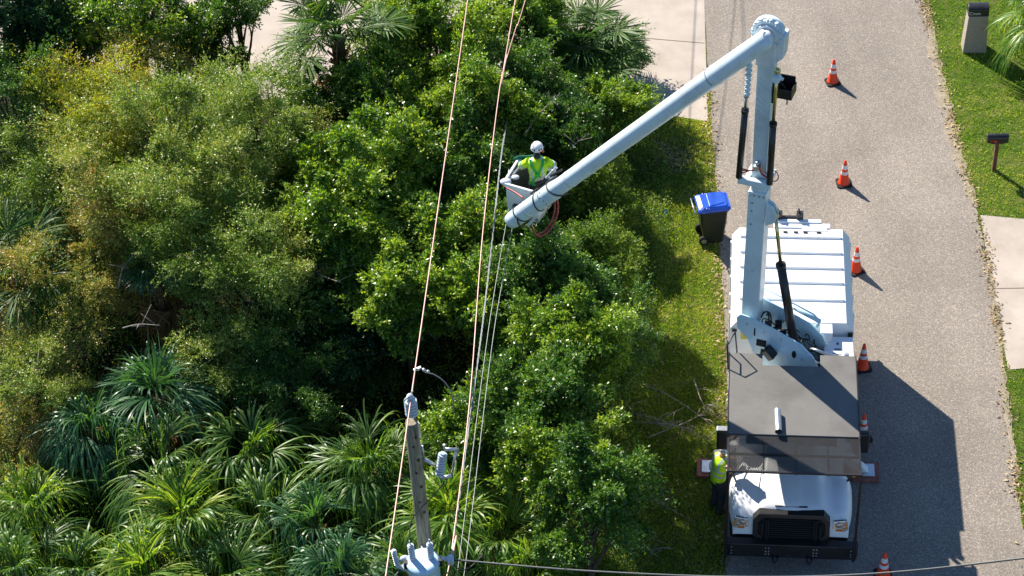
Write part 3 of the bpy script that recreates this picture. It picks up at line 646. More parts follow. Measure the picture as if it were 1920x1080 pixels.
# front wall details
b = MB(); c0 = tp(1385, 620, 2.72); c1 = tp(1405, 634, 2.55); b.box(-1.06, -.84, 3.690, 3.697, 2.50, 2.72); b.obj('warning_label', M['yellow'], box)
b = MB(); b.box(-1.04, -.88, 3.690, 3.697, 2.91, 2.955); b.obj('warning_label', M['yellow'], box)
b = MB(); b.box(-1.24, -1.14, 3.66, 3.69, 2.72, 2.77); b.box(1.08, 1.18, 3.66, 3.69, 2.60, 2.76); b.obj('marker_light', BK, box, .005)
b = MB(); b.box(.52, .76, 3.42, 3.70, 1.5, 2.98); b.obj('riser_duct', W_, truck, .008)
cab_top = 2.72
b = MB(); b.box(.60, 1.18, 2.80, 3.60, .9, cab_top); o = b.obj('tool_cabinet', W_, truck, .012)
b = MB(); b.box(.80, .93, 3.22, 3.25, cab_top, cab_top + .006); b.tube([(.87, 3.38, cab_top), (.87, 3.38, cab_top + .03)], .022, 10); b.box(.76, .99, 3.09, 3.10, cab_top, cab_top + .005); b.obj('cabinet_lock', BK, o)
b = MB(); b.box(-1.27, -.66, 2.85, 3.68, .9, 1.7); b.obj('tool_cabinet', W_, truck, .012)
# outriggers
for s in (-1, 1):
    pc = tp(1326, 885, .0) if s < 0 else tp(1630, 892, .0)
    xo = pc.x - s * .07; yo = pc.y + .05
    b = MB(); b.prism([(-.16, 0), (.16, 0), (.09, .62), (-.09, .62)], (xo - s * .12, yo + .09, .13), (0, 1, 0) if False else (1, 0, 0), (-s * .75, .0, 1), (0, -.18, 0)); o = b.obj('outrigger', W_, truck, .01)
    b = MB(); b.box(xo - .19, xo + .17, yo - .17, yo + .17, .10, .13); b.obj('outrigger_foot', M['steel'], o, .01)
    b = MB(); b.box(xo - .29, xo + .27, yo - .25, yo + .25, .012, .095); b.obj('outrigger_pad', M['redpad'], o, .012)
    b = MB(); b.bar((xo - s * .35, yo, .75), (s * .3, yo, .85), .16, .16); b.obj('outrigger_beam', W_, o, .01)

# ---- boom
K = tw(4.73, 28.88, 3.45); E_ = TI @ at(1441, 84, 10.08); e1w = Vector((-.905, .425, 0)).normalized()
e1 = (TI.to_3x3() @ e1w).normalized(); e3 = Vector((0, 0, 1)); e2 = e1.cross(e3)          # e2 points away from / towards camera
if (TI.to_3x3().inverted() @ e2).y > 0: e2 = -e2                                      # make e2 face the camera side
BW, BLU = M['boomwhite'], M['bluewhite']
def bp(a, h, o=0.0, base=K): return base + e1 * a + e3 * h + e2 * o
# pedestal + turret
tc_ = K - e1 * 1.0; b = MB(); b.box(-.60, .50, 2.48, 3.55, .9, 2.05); b.obj('pedestal', M['greymetal'], truck, .02)
b = MB(); b.tube([(tc_.x, tc_.y, 2.04), (tc_.x, tc_.y, 2.28)], [.5, .47], 32); b.tube([(tc_.x, tc_.y, 2.28), (tc_.x, tc_.y, 2.33)], .56, 32); b.obj('slewing_ring', M['fibre'], truck)
side = [(.22, .12), (.20, -.16), (-.02, -.40), (-.22, -.95), (-.52, -1.12), (-1.42, -1.14), (-1.56, -.95), (-1.38, -.50), (-1.10, -.22), (-.55, .02), (-.02, .20), (.14, .22)]
for off in (.30, -.34):
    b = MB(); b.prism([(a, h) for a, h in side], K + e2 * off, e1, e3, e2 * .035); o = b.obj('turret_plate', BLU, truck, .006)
    if off > 0:
        b = MB()
        for a, h, sx, sz in ((-.30, -.42, .10, .09), (-.42, -.66, .13, .08), (-.16, -.16, .015, .1)):
            pts = [(a - sx, h - sz), (a + sx, h - sz), (a + sx * .9, h + sz), (a - sx * 1.1, h + sz)]; b.prism(pts, K + e2 * (off + .036), e1, e3, e2 * .006)
        pts = [(-.98 + .045 * math.cos(t), -.52 + .10 * math.sin(t)) for t in [i * math.pi / 6 for i in range(12)]]; b.prism(pts, K + e2 * (off + .036), e1, e3, e2 * .006)
        b.obj('plate_opening', M['darkgap'], o)
        b = MB(); b.bar(bp(-.42, -.45, off + .12), bp(-.60, -.62, off + .16), .2, .16); b.obj('valve_box', BK, truck, .02)
        b = MB()
        for a, h in ((-1.15, -.62), (-.7, -.2), (-.35, -.12), (-1.2, -.95), (-.75, -.95), (0, 0)): b.tube([bp(a, h, off + .036), bp(a, h, off + .05)], .022, 8)
        b.obj('plate_bolt', M['steel'], o)
b = MB()
for a, h in ((-.1, -.2), (-1.35, -.9), (-.7, -.9)): b.tube([bp(a, h, -.33), bp(a, h, .33)], .055, 14)
b.box(tc_.x - .42, tc_.x + .42, tc_.y - .3, tc_.y + .3, 2.33, 2.42); b.obj('turret_pin', M['greymetal'], truck)
rr = random.Random(5); b = MB()
for i in range(26):
    a0, h0 = rr.uniform(-1.3, -.2), 0; h0 = -.95 + (a0 + 1.3) * .62 + rr.uniform(-.15, .3); o0 = rr.uniform(-.25, .25)
    b.tube(bez(bp(a0, h0, o0), bp(a0 + rr.uniform(-.2, .2), h0 + .2, o0), bp(a0 + rr.uniform(-.4, .2), h0 + .15, rr.uniform(-.25, .25)), bp(a0 - rr.uniform(.1, .5), h0 - .2, rr.uniform(-.25, .25)), 8), rr.uniform(.010, .02), 6)
for i in range(14):
    a0 = rr.uniform(-1.2, -.3); h0 = -.9 + (a0 + 1.3) * .6 + rr.uniform(-.1, .12); o0 = rr.uniform(-.2, .2); q = bp(a0, h0, o0); s0 = rr.uniform(.04, .09); b.box(q.x - s0, q.x + s0, q.y - s0, q.y + s0, q.z - s0, q.z + s0)
b.obj('hydraulic_hose', BK, truck)
b = MB(); b.tube(bez(bp(-1.25, -.5, .1), bp(-1.4, -.35, .2), bp(-1.6, -.5, .2), bp(-1.75, -.62, .0), 8), .028, 8); b.tube(bez(bp(-1.2, -.7, .2), bp(-1.45, -.62, .28), bp(-1.6, -.8, .2), bp(-1.85, -.75, .0), 8), .022, 8)
b.tube([bp(-1.95, -.55, -.05), bp(-1.95, -1.3, -.05)], .05, 10); b.tube([bp(-1.8, -.62, .0), bp(-1.98, -.55, .0)], .03, 8); b.obj('hose_fitting', M['steel'], truck)
b = MB(); b.tube([bp(.05, .42, -.42), bp(-1.15, -.05, -.42), bp(-1.28, -.2, -.42)], .018, 8); b.tube([bp(-.7, .02, -.42), bp(-1.28, -.2, -.42), bp(-1.22, -.36, -.42)], .05, 8); b.obj('handrail', M['bluewhite'], truck)

# lower boom
def section(c, hw, hd): return [c + e1 * a * hw + e2 * o * hd for a, o in ((-1, -1), (1, -1), (1, 1), (-1, 1))]
ax = (E_ - K)
def lb(t, a=0, o=0): return K + ax * t + e1 * a + e2 * o
SL = .50
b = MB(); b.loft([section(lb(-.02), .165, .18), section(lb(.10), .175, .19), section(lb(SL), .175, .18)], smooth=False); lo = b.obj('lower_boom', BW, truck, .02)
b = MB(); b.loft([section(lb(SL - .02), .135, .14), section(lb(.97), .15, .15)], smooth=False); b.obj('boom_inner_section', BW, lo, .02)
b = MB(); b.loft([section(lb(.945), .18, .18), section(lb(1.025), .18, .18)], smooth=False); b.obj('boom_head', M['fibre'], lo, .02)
b = MB()
for a in (-.14, -.05, .05, .14): b.tube([lb(SL - .01, a, .186), lb(SL - .01, a, .205)], .015, 8)
for t in (.43, .46, .38): b.tube([lb(t, .08, .186), lb(t, .08, .20)], .017, 8)
for k, z in ((.2, 0), (.55, .0)): b.tube([lb(k, 0, .18), lb(k, 0, .20)], .012, 8)
b.obj('boom_bolt', M['greymetal'], lo)
# rope wrap pattern on the inner section
b = MB()
for k in range(7): b.bar(lb(.80 + .018 * k, .13, .155), lb(.775 + .018 * k, -.05, .155), .012, .004)
b.obj('scuff_mark', M['reflect'], lo)
# collar for the upper cylinders
tcol = .545; b = MB(); b.bar(lb(tcol, .36, .24), lb(tcol + .0, -.27, .24), .12, .14); b.bar(lb(tcol, .2, -.2), lb(tcol, .2, .24), .1, .12); b.bar(lb(tcol, -.2, -.2), lb(tcol, -.2, .24), .1, .12); b.obj('cylinder_yoke', BW, lo, .02)
def cyl(name, p0, p1, p2, r0, r1, par, m1='black', m2='gold'):
    q = MB(); q.tube([p0, p1], r0, 18); q.tube([p1 - (p1 - p0).normalized() * .07, p1], r0 * 1.15, 18); o_ = q.obj(name, M[m1], par)
    q = MB(); q.tube([p1, p2], r1, 14); q.ball(p2, r1 * 1.9); q.obj('piston_rod', M[m2], o_); return o_
cyl('boom_cylinder', lb(tcol + .01, .34, .26), lb(.80, .29, .26), lb(.845, .28, .26), .062, .026, truck, m2='greymetal')
cyl('boom_cylinder', lb(tcol + .01, -.25, .26), lb(.775, -.25, .28), lb(.955, -.27, .30), .062, .032, truck)
# linkage chain
b = MB(); 
for k in range(7):
    q = lb(.855 + .016 * k, .27 - .002 * k, .26); b.ball(q, .062, (1, 1, .7), 10)
    b.bar(q - e1 * .05 - e3 * .03, q + e1 * .05 + e3 * .03, .05, .05)
b.tube([lb(.85, .28, .26), lb(.97, .25, .26)], .035, 8); b.obj('leveling_chain', BW, truck)
# lift cylinder
cl = lb(.428, -.30, .12); b = MB(); b.prism([(-.02, -.26), (-.02, .30), (-.16, .22), (-.24, .02), (-.20, -.14)], lb(.428, -.18, .06), e1, e3, e2 * .05); b.prism([(-.02, -.26), (-.02, .30), (-.16, .22), (-.24, .02), (-.20, -.14)], lb(.428, -.18, .17), e1, e3, e2 * .05); b.obj('cylinder_bracket', BW, lo, .008)
low = bp(-.92, -.50, .10); mid = cl.lerp(low, .37)
cyl('lift_cylinder', low, mid, lb(.425, -.37, .13), .088, .036, truck)
# hoses at collar
b = MB(); rr = random.Random(9)
for k in range(6):
    s0 = lb(.60 + rr.uniform(-.01, .02), rr.uniform(-.06, .06), .17); e0 = lb(.565 + rr.uniform(0, .02), rr.choice((-.25, .3)), .24)
    b.tube(bez(s0, s0 + e2 * .14 - e3 * .1, e0 + e2 * .12 + e3 * .15, e0, 8), .012, 6)
b.tube(bez(lb(.56, -.28, .22), lb(.56, -.45, .22), lb(.60, -.42, .22), lb(.60, -.29, .22), 8), .010, 6)
b.obj('red_hose', M['red'], truck)
b = MB(); b.ball(lb(.61, .02, .19), .05); b.box(*[v for p in zip(lb(.59, .1, .2), lb(.605, -.03, .25)) for v in (min(p), max(p))]); b.obj('hose_manifold', M['steel'], truck)
# black tray on the right
q0 = lb(.865, -.30, .0); b = MB()
ux, uy, uz = -e1, e2, e3
def tray(mbx, o_, a0, a1, b0, b1, c0, c1): 
    vv = [mbx.bm.verts.new(o_ + ux * x + uy * y + uz * z) for z in (c0, c1) for x, y in ((a0, b0), (a1, b0), (a1, b1), (a0, b1))]
    for f in ((3, 2, 1, 0), (4, 5, 6, 7), (0, 1, 5, 4), (1, 2, 6, 5), (2, 3, 7, 6), (3, 0, 4, 7)): mbx._f([vv[i] for i in f])
tray(b, q0, -.12, .22, -.16, .16, -.12, -.10); tray(b, q0, -.12, -.10, -.16, .16, -.10, .08); tray(b, q0, .20, .22, -.16, .16, -.10, .08); tray(b, q0, -.10, .20, .14, .16, -.10, .08); tray(b, q0, -.10, .20, -.16, -.14, -.10, .20)
b.prism([(0, 0), (.25, 0), (0, .34)], q0 - ux * .16 + uy * .0 + uz * .0, ux, uz, uy * .03); tray(b, q0, -.22, -.10, -.1, .1, -.3, .2); tray(b, q0, .12, .14, .1, .13, -.25, -.1)
b.obj('equipment_tray', BK, truck, .006)

# elbow turntable ring, axis e2
EC = (TI @ at(1431, 77, 10.38)) - e2 * .24
def disc(mbx, c, r, t0, t1, n=40): mbx.tube([c + e2 * t0, c + e2 * t1], r, n)
b = MB(); disc(b, EC, .27, -.12, .02); disc(b, EC, .20, .02, .07); o = b.obj('elbow_ring', M['fibre'], truck, .012)
b = MB()
b.tube([EC - e2 * .16, EC - e2 * .05], .285, 40)
for i in range(17):
    a = 2 * math.pi * (i + .25 * math.sin(i * 2.1)) / 17; p = EC + (e1 * math.cos(a) + e3 * math.sin(a)) * .268
    b.tube([p - e2 * .05, p + e2 * .03], (.040, .028, .034)[i % 3], 8); b.tube([p + e2 * .03, p + e2 * .06], .017, 6)
b.obj('ring_lug', BW, o)
b = MB(); b.loft([[E_ + e1 * a + e3 * h + e2 * oo for a, h in ((-.31, -.16), (-.33, .31), (.0, .30), (.20, .12), (.22, -.3), (-.08, -.38))] for oo in (-.16, .12)], smooth=False); b.obj('elbow_casting', M['fibre'], truck, .02)
b = MB(); b.tube([E_ + e3 * .25, E_ + e3 * .42], .02, 8); b.tube([E_ + e3 * .42, E_ + e3 * .50, E_ + e3 * .53], [.045, .042, .02], 12); b.obj('beacon', M['orange'], truck)
b = MB(); b.tube([E_ - e1 * .27 - e3 * .44 + e2 * .26, E_ - e1 * .27 - e3 * .44 + e2 * .40], .07, 16); b.tube([E_ - e1 * .38 - e3 * .46 + e2 * .30, E_ - e1 * .2 - e3 * .40 + e2 * .30], .03, 8); b.obj('rod_eye', BW, truck)

# upper boom
T_ = tp(958, 415, 4.80); S_ = TI @ at(1431, 77, 10.38)
ub = (T_ - S_); ul = ub.length; ud = ub.normalized(); us = ud.cross(e2).normalized()
if us.z < 0: us = -us
def U_(t, r=0, o=0): return S_ + ud * t + us * r + e2 * o
b = MB(); st = [(-.12, .12), (-.05, .165), (.1, .175), (.9, .185), (1.2, .19), (1.6, .178), (5.0, .168), (5.9, .165), (6.1, .185), (6.9, .18), (ul - .12, .175), (ul, .16)]
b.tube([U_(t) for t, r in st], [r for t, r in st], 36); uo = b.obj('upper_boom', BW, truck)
b = MB(); b.tube([EC + e2 * .05, EC + e2 * .30], .15, 28); b.tube([U_(-.125), U_(-.12)], .118, 24); b.obj('boom_hub', M['fibre'], uo)
b = MB()
for t, r, w0 in ((1.22, .194, .03), (5.0, .174, .025), (5.55, .171, .06), (6.1, .189, .03), (6.9, .186, .08)): b.tube([U_(t), U_(t + w0)], r, 36)
b.obj('boom_band', M['fibre'], uo)
b = MB()
for t, r, tl in ((6.02, .196, .10), (6.62, .192, -.06), (7.2, .19, .05)):
    ring = [U_(t + tl * math.sin(a), math.sin(a) * r, math.cos(a) * r) for a in [2 * math.pi * i / 24 for i in range(25)]]; b.tube(ring, .014, 6, cap=False)
for k in range(12): a = 2 * math.pi * k / 12; b.ball(U_(6.35 + .04 * (k % 2), math.sin(a) * .183, math.cos(a) * .183), .014, n=6)
b.tube(bez(U_(7.18, .05, .19), U_(7.3, -.1, .26), U_(7.4, -.25, .1), U_(7.42, -.3, -.05), 8), .016, 6); b.obj('black_strap', BK, uo)
b = MB()
for k in range(14): a = -.3 + k * .17; b.ball(U_(1.35, math.sin(a) * .189, math.cos(a) * .189), .014, n=6)
b.obj('rivet', M['greymetal'], uo)
b = MB(); b.bar(U_(5.9, .16, -.12), U_(6.75, .18, -.14), .07, .06); b.bar(U_(5.7, .2, -.16), U_(6.1, .22, -.2), .04, .04); b.bar(U_(6.25, .22, -.2), U_(6.5, .27, -.22), .14, .12); b.obj('jib_bracket', BK, uo, .01)
b = MB(); b.bar(U_(5.85, .28, -.25), U_(6.35, .22, -.22), .03, .05); b.bar(U_(6.9, -.2, .02), U_(7.35, -.28, -.02), .05, .06); b.obj('jib_plate', M['fibre'], uo, .006)

# ---- bucket
BZ, BH, BS = 4.32, .84, .72
C0 = at(1011, 422, BZ); baz = R(150); ba = Vector((math.cos(baz), math.sin(baz), 0)); bb2 = Vector((-ba.y, ba.x, 0)) * -1
if bb2.y < 0: bb2 = -bb2
def bk(a, b_, h): return TI @ (C0 + ba * a + bb2 * b_ + Vector((0, 0, h)))
def bring(m0, h, x=0): return [bk(m0, m0, h), bk(BS - m0, m0, h), bk(BS - m0, BS - m0, h), bk(m0, BS - m0, h)]
b = MB(); b.loft([bring(.05, 0), bring(.0, .25), bring(-.0, BH)], cap=False, smooth=False); b._f([b.bm.verts.new(p) for p in bring(.05, .002)])
b.loft([bring(0, BH), bring(-.035, BH), bring(-.035, BH - .05), bring(0, BH - .05)], cap=False, smooth=False)
bu = b.obj('bucket', M['fibre'], truck, .012); sm = bu.modifiers.new('wall', 'SOLIDIFY'); sm.thickness = .018; bu.modifiers.move(1, 0)
b = MB(); b.loft([bring(.03, .06), bring(.03, BH + .01), bring(-.01, BH + .02)], cap=False, smooth=False); b._f([b.bm.verts.new(p) for p in bring(.03, .06)]); lin = b.obj('bucket_liner', M['greymetal'], bu, .01); sm = lin.modifiers.new('wall', 'SOLIDIFY'); sm.thickness = .012; lin.modifiers.move(1, 0)
b = MB(); q = bk(.35, -.01, .55); b.bar(bk(.32, -.02, .45), U_(6.9, -.1, -.12), .12, .14); b.bar(bk(.1, -.06, .35), bk(.55, -.06, .35), .08, .12); b.obj('bucket_mount', BK, bu, .01)
b = MB(); b.box(*[v for p in zip(bk(BS + .02, .1, BH - .2), bk(BS + .15, .45, BH + .02)) for v in (min(p), max(p))]); b.ball(bk(BS + .02, .05, BH + .02), .10, (1.2, .9, .7)); b.ball(bk(.62, .25, BH + .03), .07, (1.2, .9, .6)); b.obj('control_console', M['fibre'], bu, .02)
b = MB(); b.bar(bk(-.04, BS + .03, BH + .03), bk(BS + .12, BS + .03, BH + .03), .06, .05); b.bar(bk(BS + .04, .0, BH + .03), bk(BS + .1, BS, BH + .04), .05, .045); b.bar(bk(.0, -.02, BH + .03), bk(BS, -.02, BH + .03), .05, .04); b.obj('bucket_rim', W_, bu, .008)
# canvas apron draped over the far left rim
b = MB(); rings = []
for i in range(9):
    t = i / 8; p = [bk(.20 + .75 * t, BS + .02 + .03 * math.sin(t * 9), BH + .34 - .28 * t * t), bk(.20 + .75 * t, BS + .12 + .04 * math.sin(t * 11), BH + .22 - .25 * t * t), bk(.2 + .72 * t, BS + .16 + .05 * math.sin(t * 8), BH - .15), bk(.22 + .66 * t, BS + .13 + .05 * math.sin(t * 10), BH - .45)]; rings.append(p)
b.loft(rings, closed=False, cap=False); o = b.obj('canvas_apron', M['tarp'], bu, sub=1); sm = o.modifiers.new('wall', 'SOLIDIFY'); sm.thickness = .01
# red hose loop
b = MB(); ww = [tp(985, 358, 5.42), tp(1000, 385, 5.25), tp(996, 405, 4.9), tp(997, 425, 4.6), tp(1010, 443, 4.3), tp(1030, 432, 4.3), tp(1044, 405, 4.6), tp(1046, 380, 4.9), tp(1038, 358, 5.2)]
b.tube(catmull([tp(950, 352, 5.4), tp(968, 362, 5.42), tp(982, 372, 5.45)], 5), .018, 8); b.tube(catmull(ww[1:], 7), .019, 8); b.tube(catmull([p + Vector((-.06, -.03, .05)) for p in ww[4:]], 7), .016, 8)
b.obj('red_hose', M['red'], bu)

# ================================================================ CONES
def make_cone(loc, label, rz=0):
    t = empty('traffic_cone', loc, label, 'traffic cone', 'orange cones along the truck', rz)
    b = MB(); b.prism([(-.18, -.14), (-.14, -.18), (.14, -.18), (.18, -.14), (.18, .14), (.14, .18), (-.14, .18), (-.18, .14)], (0, 0, 0), (1, 0, 0), (0, 1, 0), (0, 0, .035)); b.obj('base', M['blackmatt'], t, .006)
    r = lambda z: .135 + (.028 - .135) * (z - .035) / .675
    b = MB(); b.tube([(0, 0, z) for z in (.034, .05, .30, .5, .70, .71)], [.15, r(.05), r(.3), r(.5), r(.70), .018], 28); b.obj('cone_body', M['orange'], t)
    for z0, z1 in ((.32, .405), (.47, .58)):
        b = MB(); b.tube([(0, 0, z0), (0, 0, z1)], [r(z0) + .003, r(z1) + .003], 28, cap=False); b.obj('reflective_band', M['reflect'], t)
    return t
cones = [((1561, 155), 'orange traffic cone farthest from the truck, alone at the far end of the row', 10), ((1582, 345), 'orange traffic cone level with the blue-lidded bin, second farthest from the truck', 0),
         ((1604, 508), 'orange traffic cone beside the white chip box roof', 20), ((1617, 690), 'orange traffic cone where the truck shadow begins, beside the white tool cabinet', 5),
         ((1617, 822), 'orange traffic cone half hidden behind the black right mirror', 12), ((1655, 1082), 'orange traffic cone in front of the bumper, cut off by the bottom edge', -8)]
c0 = None
for (p, lab, rz) in cones:
    l_ = at(*p); l_.z = .013
    c0 = make_cone(l_, lab, R(rz)) if c0 is None else (dup(c0, l_, lab, R(rz)), c0)[1]

# ================================================================ BIN
bl = at(1334, 446); bl.z = .014; bn = empty('wheelie_bin', bl, 'dark green wheelie bin with bright blue lid at the road edge', 'bin', rz=R(4)); bn.scale = (.86, .9, 1.0)
def rr_(w2, d2, z, dx=0, ch=.05): return [(dx - w2 + ch, -d2, z), (dx + w2 - ch, -d2, z), (dx + w2, -d2 + ch, z), (dx + w2, d2 - ch, z), (dx + w2 - ch, d2, z), (dx - w2 + ch, d2, z), (dx - w2, d2 - ch, z), (dx - w2, -d2 + ch, z)]
b = MB(); b.loft([rr_(.25, .24, .02, .03), rr_(.27, .26, .12, .02), rr_(.335, .30, .55, 0), rr_(.345, .305, .60, 0), rr_(.37, .33, .98, 0), rr_(.41, .35, .99, 0), rr_(.41, .35, 1.03, 0)], smooth=False); b.obj('bin_body', M['darkgreen'], bn, .012)
b = MB(); b.loft([rr_(.43, .37, 1.025, .0), rr_(.43, .37, 1.055, .0), rr_(.40, .33, 1.10, 0), rr_(.33, .27, 1.14, .03)], smooth=False); o = b.obj('lid', M['blue'], bn, .012)
b = MB(); b.prism([(-.12, -.26), (.30, -.16), (.30, .28), (-.12, .28)], (0, 0, 1.12), (1, 0, 0), (0, 1, 0), (0, 0, .035)); b.bar((-.20, -.33, 1.11), (-.20, .33, 1.11), .03, .05); b.bar((-.14, -.33, 1.10), (-.14, .33, 1.10), .02, .04); b.box(.36, .45, -.30, .30, 1.02, 1.10); b.obj('lid_panel', M['blue'], o, .01)
b = MB(); b.tube([(-.40, -.30, .99), (-.52, -.30, 1.02), (-.52, .30, 1.02), (-.40, .30, .99)], .018, 8); b.obj('handle', M['greymetal'], bn)
for s in (-1, 1): b = MB(); b.tube([(-.27, s * .22, .13), (-.27, s * .30, .13)], .13, 22); w_ = b.obj('wheel', M['blackmatt'], bn, .01); b = MB(); b.tube([(-.27, s * .30, .13), (-.27, s * .31, .13)], .07, 16); b.obj('rim', M['greymetal'], w_)

# ================================================================ MAILBOXES
def text(body, size, loc, rot, m, parent, name='lettering', ext=.002, w=None):
    cu = bpy.data.curves.new(name, 'FONT'); cu.body = body; cu.size = size; cu.extrude = ext; cu.align_x = 'CENTER'; cu.align_y = 'CENTER'
    o_ = bpy.data.objects.new(name, cu); C.objects.link(o_); bpy.context.view_layer.update()
    dg = bpy.context.evaluated_depsgraph_get(); me = bpy.data.meshes.new_from_object(o_.evaluated_get(dg)); bpy.data.objects.remove(o_)
    me.materials.clear(); me.materials.append(m); q = link(name, me, parent); q.location = loc; q.rotation_euler = rot
    return q
pl = at(1825, 91); mp = empty('pillar_mailbox', pl, 'black mailbox on a tall grey stucco pillar near the corner palm', 'mailbox', rz=R(-6))
b = MB(); b.loft([[(-.30, -.22, 0), (.30, -.22, 0), (.30, .22, 0), (-.30, .22, 0)], [(-.25, -.2, 1.12), (.25, -.2, 1.12), (.25, .2, 1.12), (-.25, .2, 1.12)]], smooth=False); b.obj('pillar', M['stucco'], mp, .015)
b = MB(); pr = [(-.17, 0), (-.17, .16)] + [(-.17 * math.cos(a), .16 + .10 * math.sin(a)) for a in [math.pi * k / 10 for k in range(1, 10)]] + [(.17, .16), (.17, 0)]
b.prism(pr, (-.26, 0, 1.12), (0, 1, 0), (0, 0, 1), (.52, 0, 0)); o = b.obj('mailbox_body', BK, mp, .01)
text("'Cmm", .13, (-.11, -.176, 1.20), (R(90), 0, 0), M['reflect'], o)
pl = at(1863, 319); m2 = empty('post_mailbox', pl, 'small black mailbox with red markings on a thin wooden post in the lawn', 'mailbox', rz=R(-4))
b = MB(); b.box(-.045, .045, -.045, .045, -.02, .86); b.box(-.16, .16, -.09, .09, .86, .885); b.obj('post', M['rust'], m2, .006)
b = MB(); pr = [(-.085, 0), (-.085, .12)] + [(-.085 * math.cos(a), .12 + .085 * math.sin(a)) for a in [math.pi * k / 10 for k in range(1, 10)]] + [(.085, .12), (.085, 0)]
b.prism(pr, (-.26, 0, .886), (0, 1, 0), (0, 0, 1), (.50, 0, 0)); o = b.obj('mailbox_body', BK, m2, .006)
M['redpaint'] = mat('red_paint', (.7, .03, .02), .5)
text('1070', .07, (-.13, -.089, .95), (R(90), 0, 0), M['redpaint'], o); b = MB(); b.tube([(-.06, -.086, .935), (-.06, -.094, .935)], .03, 12); b.obj('red_disc', M['redpaint'], o)

# small yard sign in the verge
pl = at(1246, 408); sg = empty('yard_marker', pl, 'small blue marker card with lime green edge stuck in the verge left of the bin', 'marker', rz=R(-15))
b = MB(); b.prism([(-.10, .04), (-.03, .18), (.06, .17), (.11, .07), (.02, -.04)], (0, 0, .06), (1, 0, 0), (0, .5, .87), (0, .008, -.004)); b.obj('card_edge', M['hivis'], sg)
b = MB(); b.prism([(-.07, .06), (-.01, .17), (.05, .16), (.085, .08), (.02, .01)], (0, -.006, .063), (1, 0, 0), (0, .5, .87), (0, .004, -.002)); b.obj('card', mat('marker_blue', (.02, .14, .42), .5), sg)
b = MB(); b.tube([(.0, .03, 0), (.0, .06, .2)], .006, 6); b.obj('stake', M['steel'], sg)


# ================================================================ UTILITY POLE
PTOP, PS = 7.2, 1.106; OFF = 9.45 - PTOP / PS
pb = at(771, 790, PTOP); foot = Vector((pb.x - .08, pb.y + .10, 0))
pole = empty('utility_pole', foot, 'weathered wooden utility pole with transformer and insulators, bottom centre-left', 'utility pole'); pole.scale = (PS, PS, PS)
tl = (pb - foot) / PS; axd = tl.normalized()
def pt(h, dx=0, dy=0): return tl * ((h - OFF) / (9.45 - OFF)) + Vector((dx, dy, 0))
def pz(h): return PTOP - (9.45 - h) * PS
def lp_(px, py, h): return (at(px, py, pz(h)) - foot) / PS
b = MB(); b.tube([pt(OFF - .2), pt(5), pt(7), pt(9.35), pt(9.45)], [.135, .122, .112, .10, .088], 24); b.obj('post', M['polewood'], pole)
b = MB()
for i, h in enumerate((9.2, 9.0, 8.7, 8.42, 8.1, 7.75, 7.5)): b.tube([pt(h, .0 if i % 2 else .05, -.085), pt(h, 0 if i % 2 else .05, -.118)], .022, 8)
b.obj('knot', M['boots'], pole)
def insul(mb_, p, d, r, n=5, h=.06):
    d = Vector(d).normalized(); p = Vector(p)
    for k in range(n): q = p + d * h * k; mb_.tube([q, q + d * h * .45, q + d * h * .5, q + d * h], [r, r * .95, r * .62, r * .6], 16, smooth=False)
b = MB(); b.tube([pt(9.2, .06, .07), pt(9.85, .03, .03)], .022, 8); b.bar(pt(9.1, .09, .0), pt(9.4, .09, .0), .05, .05); b.obj('ridge_pin', M['steel'], pole)
b = MB(); insul(b, pt(9.60, .02, .02), axd, .10, 5, .062); b.ball(pt(9.95, .02, .02), .055); b.obj('pin_insulator', M['porcelain'], pole)
b = MB(); b.tube([pt(9.98, -.07, -.1), pt(9.99, .07, .1)], .012, 8); b.tube([pt(9.94, -.05, 0), pt(9.94, .08, 0)], .014, 8); b.obj('tie_clamp', M['steel'], pole)
# cutout on its bracket
c1 = lp_(830, 868, 8.55)
b = MB(); b.tube([pt(8.62, .1), c1 + Vector((-.12, 0, -.03))], .032, 10); b.tube([pt(8.9, .12, .0), pt(8.62, .13)], .018, 8); b.obj('bracket_arm', M['steel'], pole)
b = MB(); insul(b, c1 + Vector((-.06, -.06, -.18)), (.2, .14, 1), .072, 8, .052); b.obj('cutout_insulator', M['porcelain'], pole)
b = MB(); b.tube([c1 + Vector((.06, 0, .30)), c1 + Vector((.26, .04, .22))], .028, 8); b.tube([c1 + Vector((.23, .03, .24)), c1 + Vector((.12, -.04, -.22))], .02, 8); b.tube([c1 + Vector((-.05, -.05, -.28)), c1 + Vector((.12, -.05, -.24))], .03, 8); b.tube([c1 + Vector((.05, .0, .32)), c1 + Vector((.05, .0, .40))], .02, 8); b.obj('fuse_tube', M['steel'], pole)
# transformer
tc0 = lp_(793, 1052, 6.95); tx, ty, tz = tc0
b = MB(); b.tube([(tx, ty, tz - .95), (tx, ty, tz - .9), (tx, ty, tz - .07), (tx, ty, tz - .03), (tx, ty, tz), (tx, ty, tz + .03)], [.22, .245, .245, .262, .262, .19], 40); tr_ = b.obj('transformer_tank', M['bluewhite'], pole)
b = MB()
for dx, dy in ((-.155, .03), (.125, .03)):
    insul(b, (tx + dx, ty + dy, tz + .01), (dx * .15, .05, 1), .055, 7, .05); b.tube([(tx + dx * 1.05, ty + dy + .02, tz + .34), (tx + dx * 1.08, ty + dy + .02, tz + .44)], .012, 8)
b.obj('bushing', M['porcelain'], pole)
b = MB(); b.box(tx - .30, tx - .24, ty - .04, ty + .04, tz - .12, tz + .02); b.box(tx + .24, tx + .30, ty - .04, ty + .04, tz - .12, tz + .02)
for k in range(3): b.tube([(tx - .15 + .15 * k, ty - .22, tz - .25), (tx - .15 + .15 * k, ty - .30, tz - .25)], .03, 8)
b.obj('tank_lug', BK, tr_)
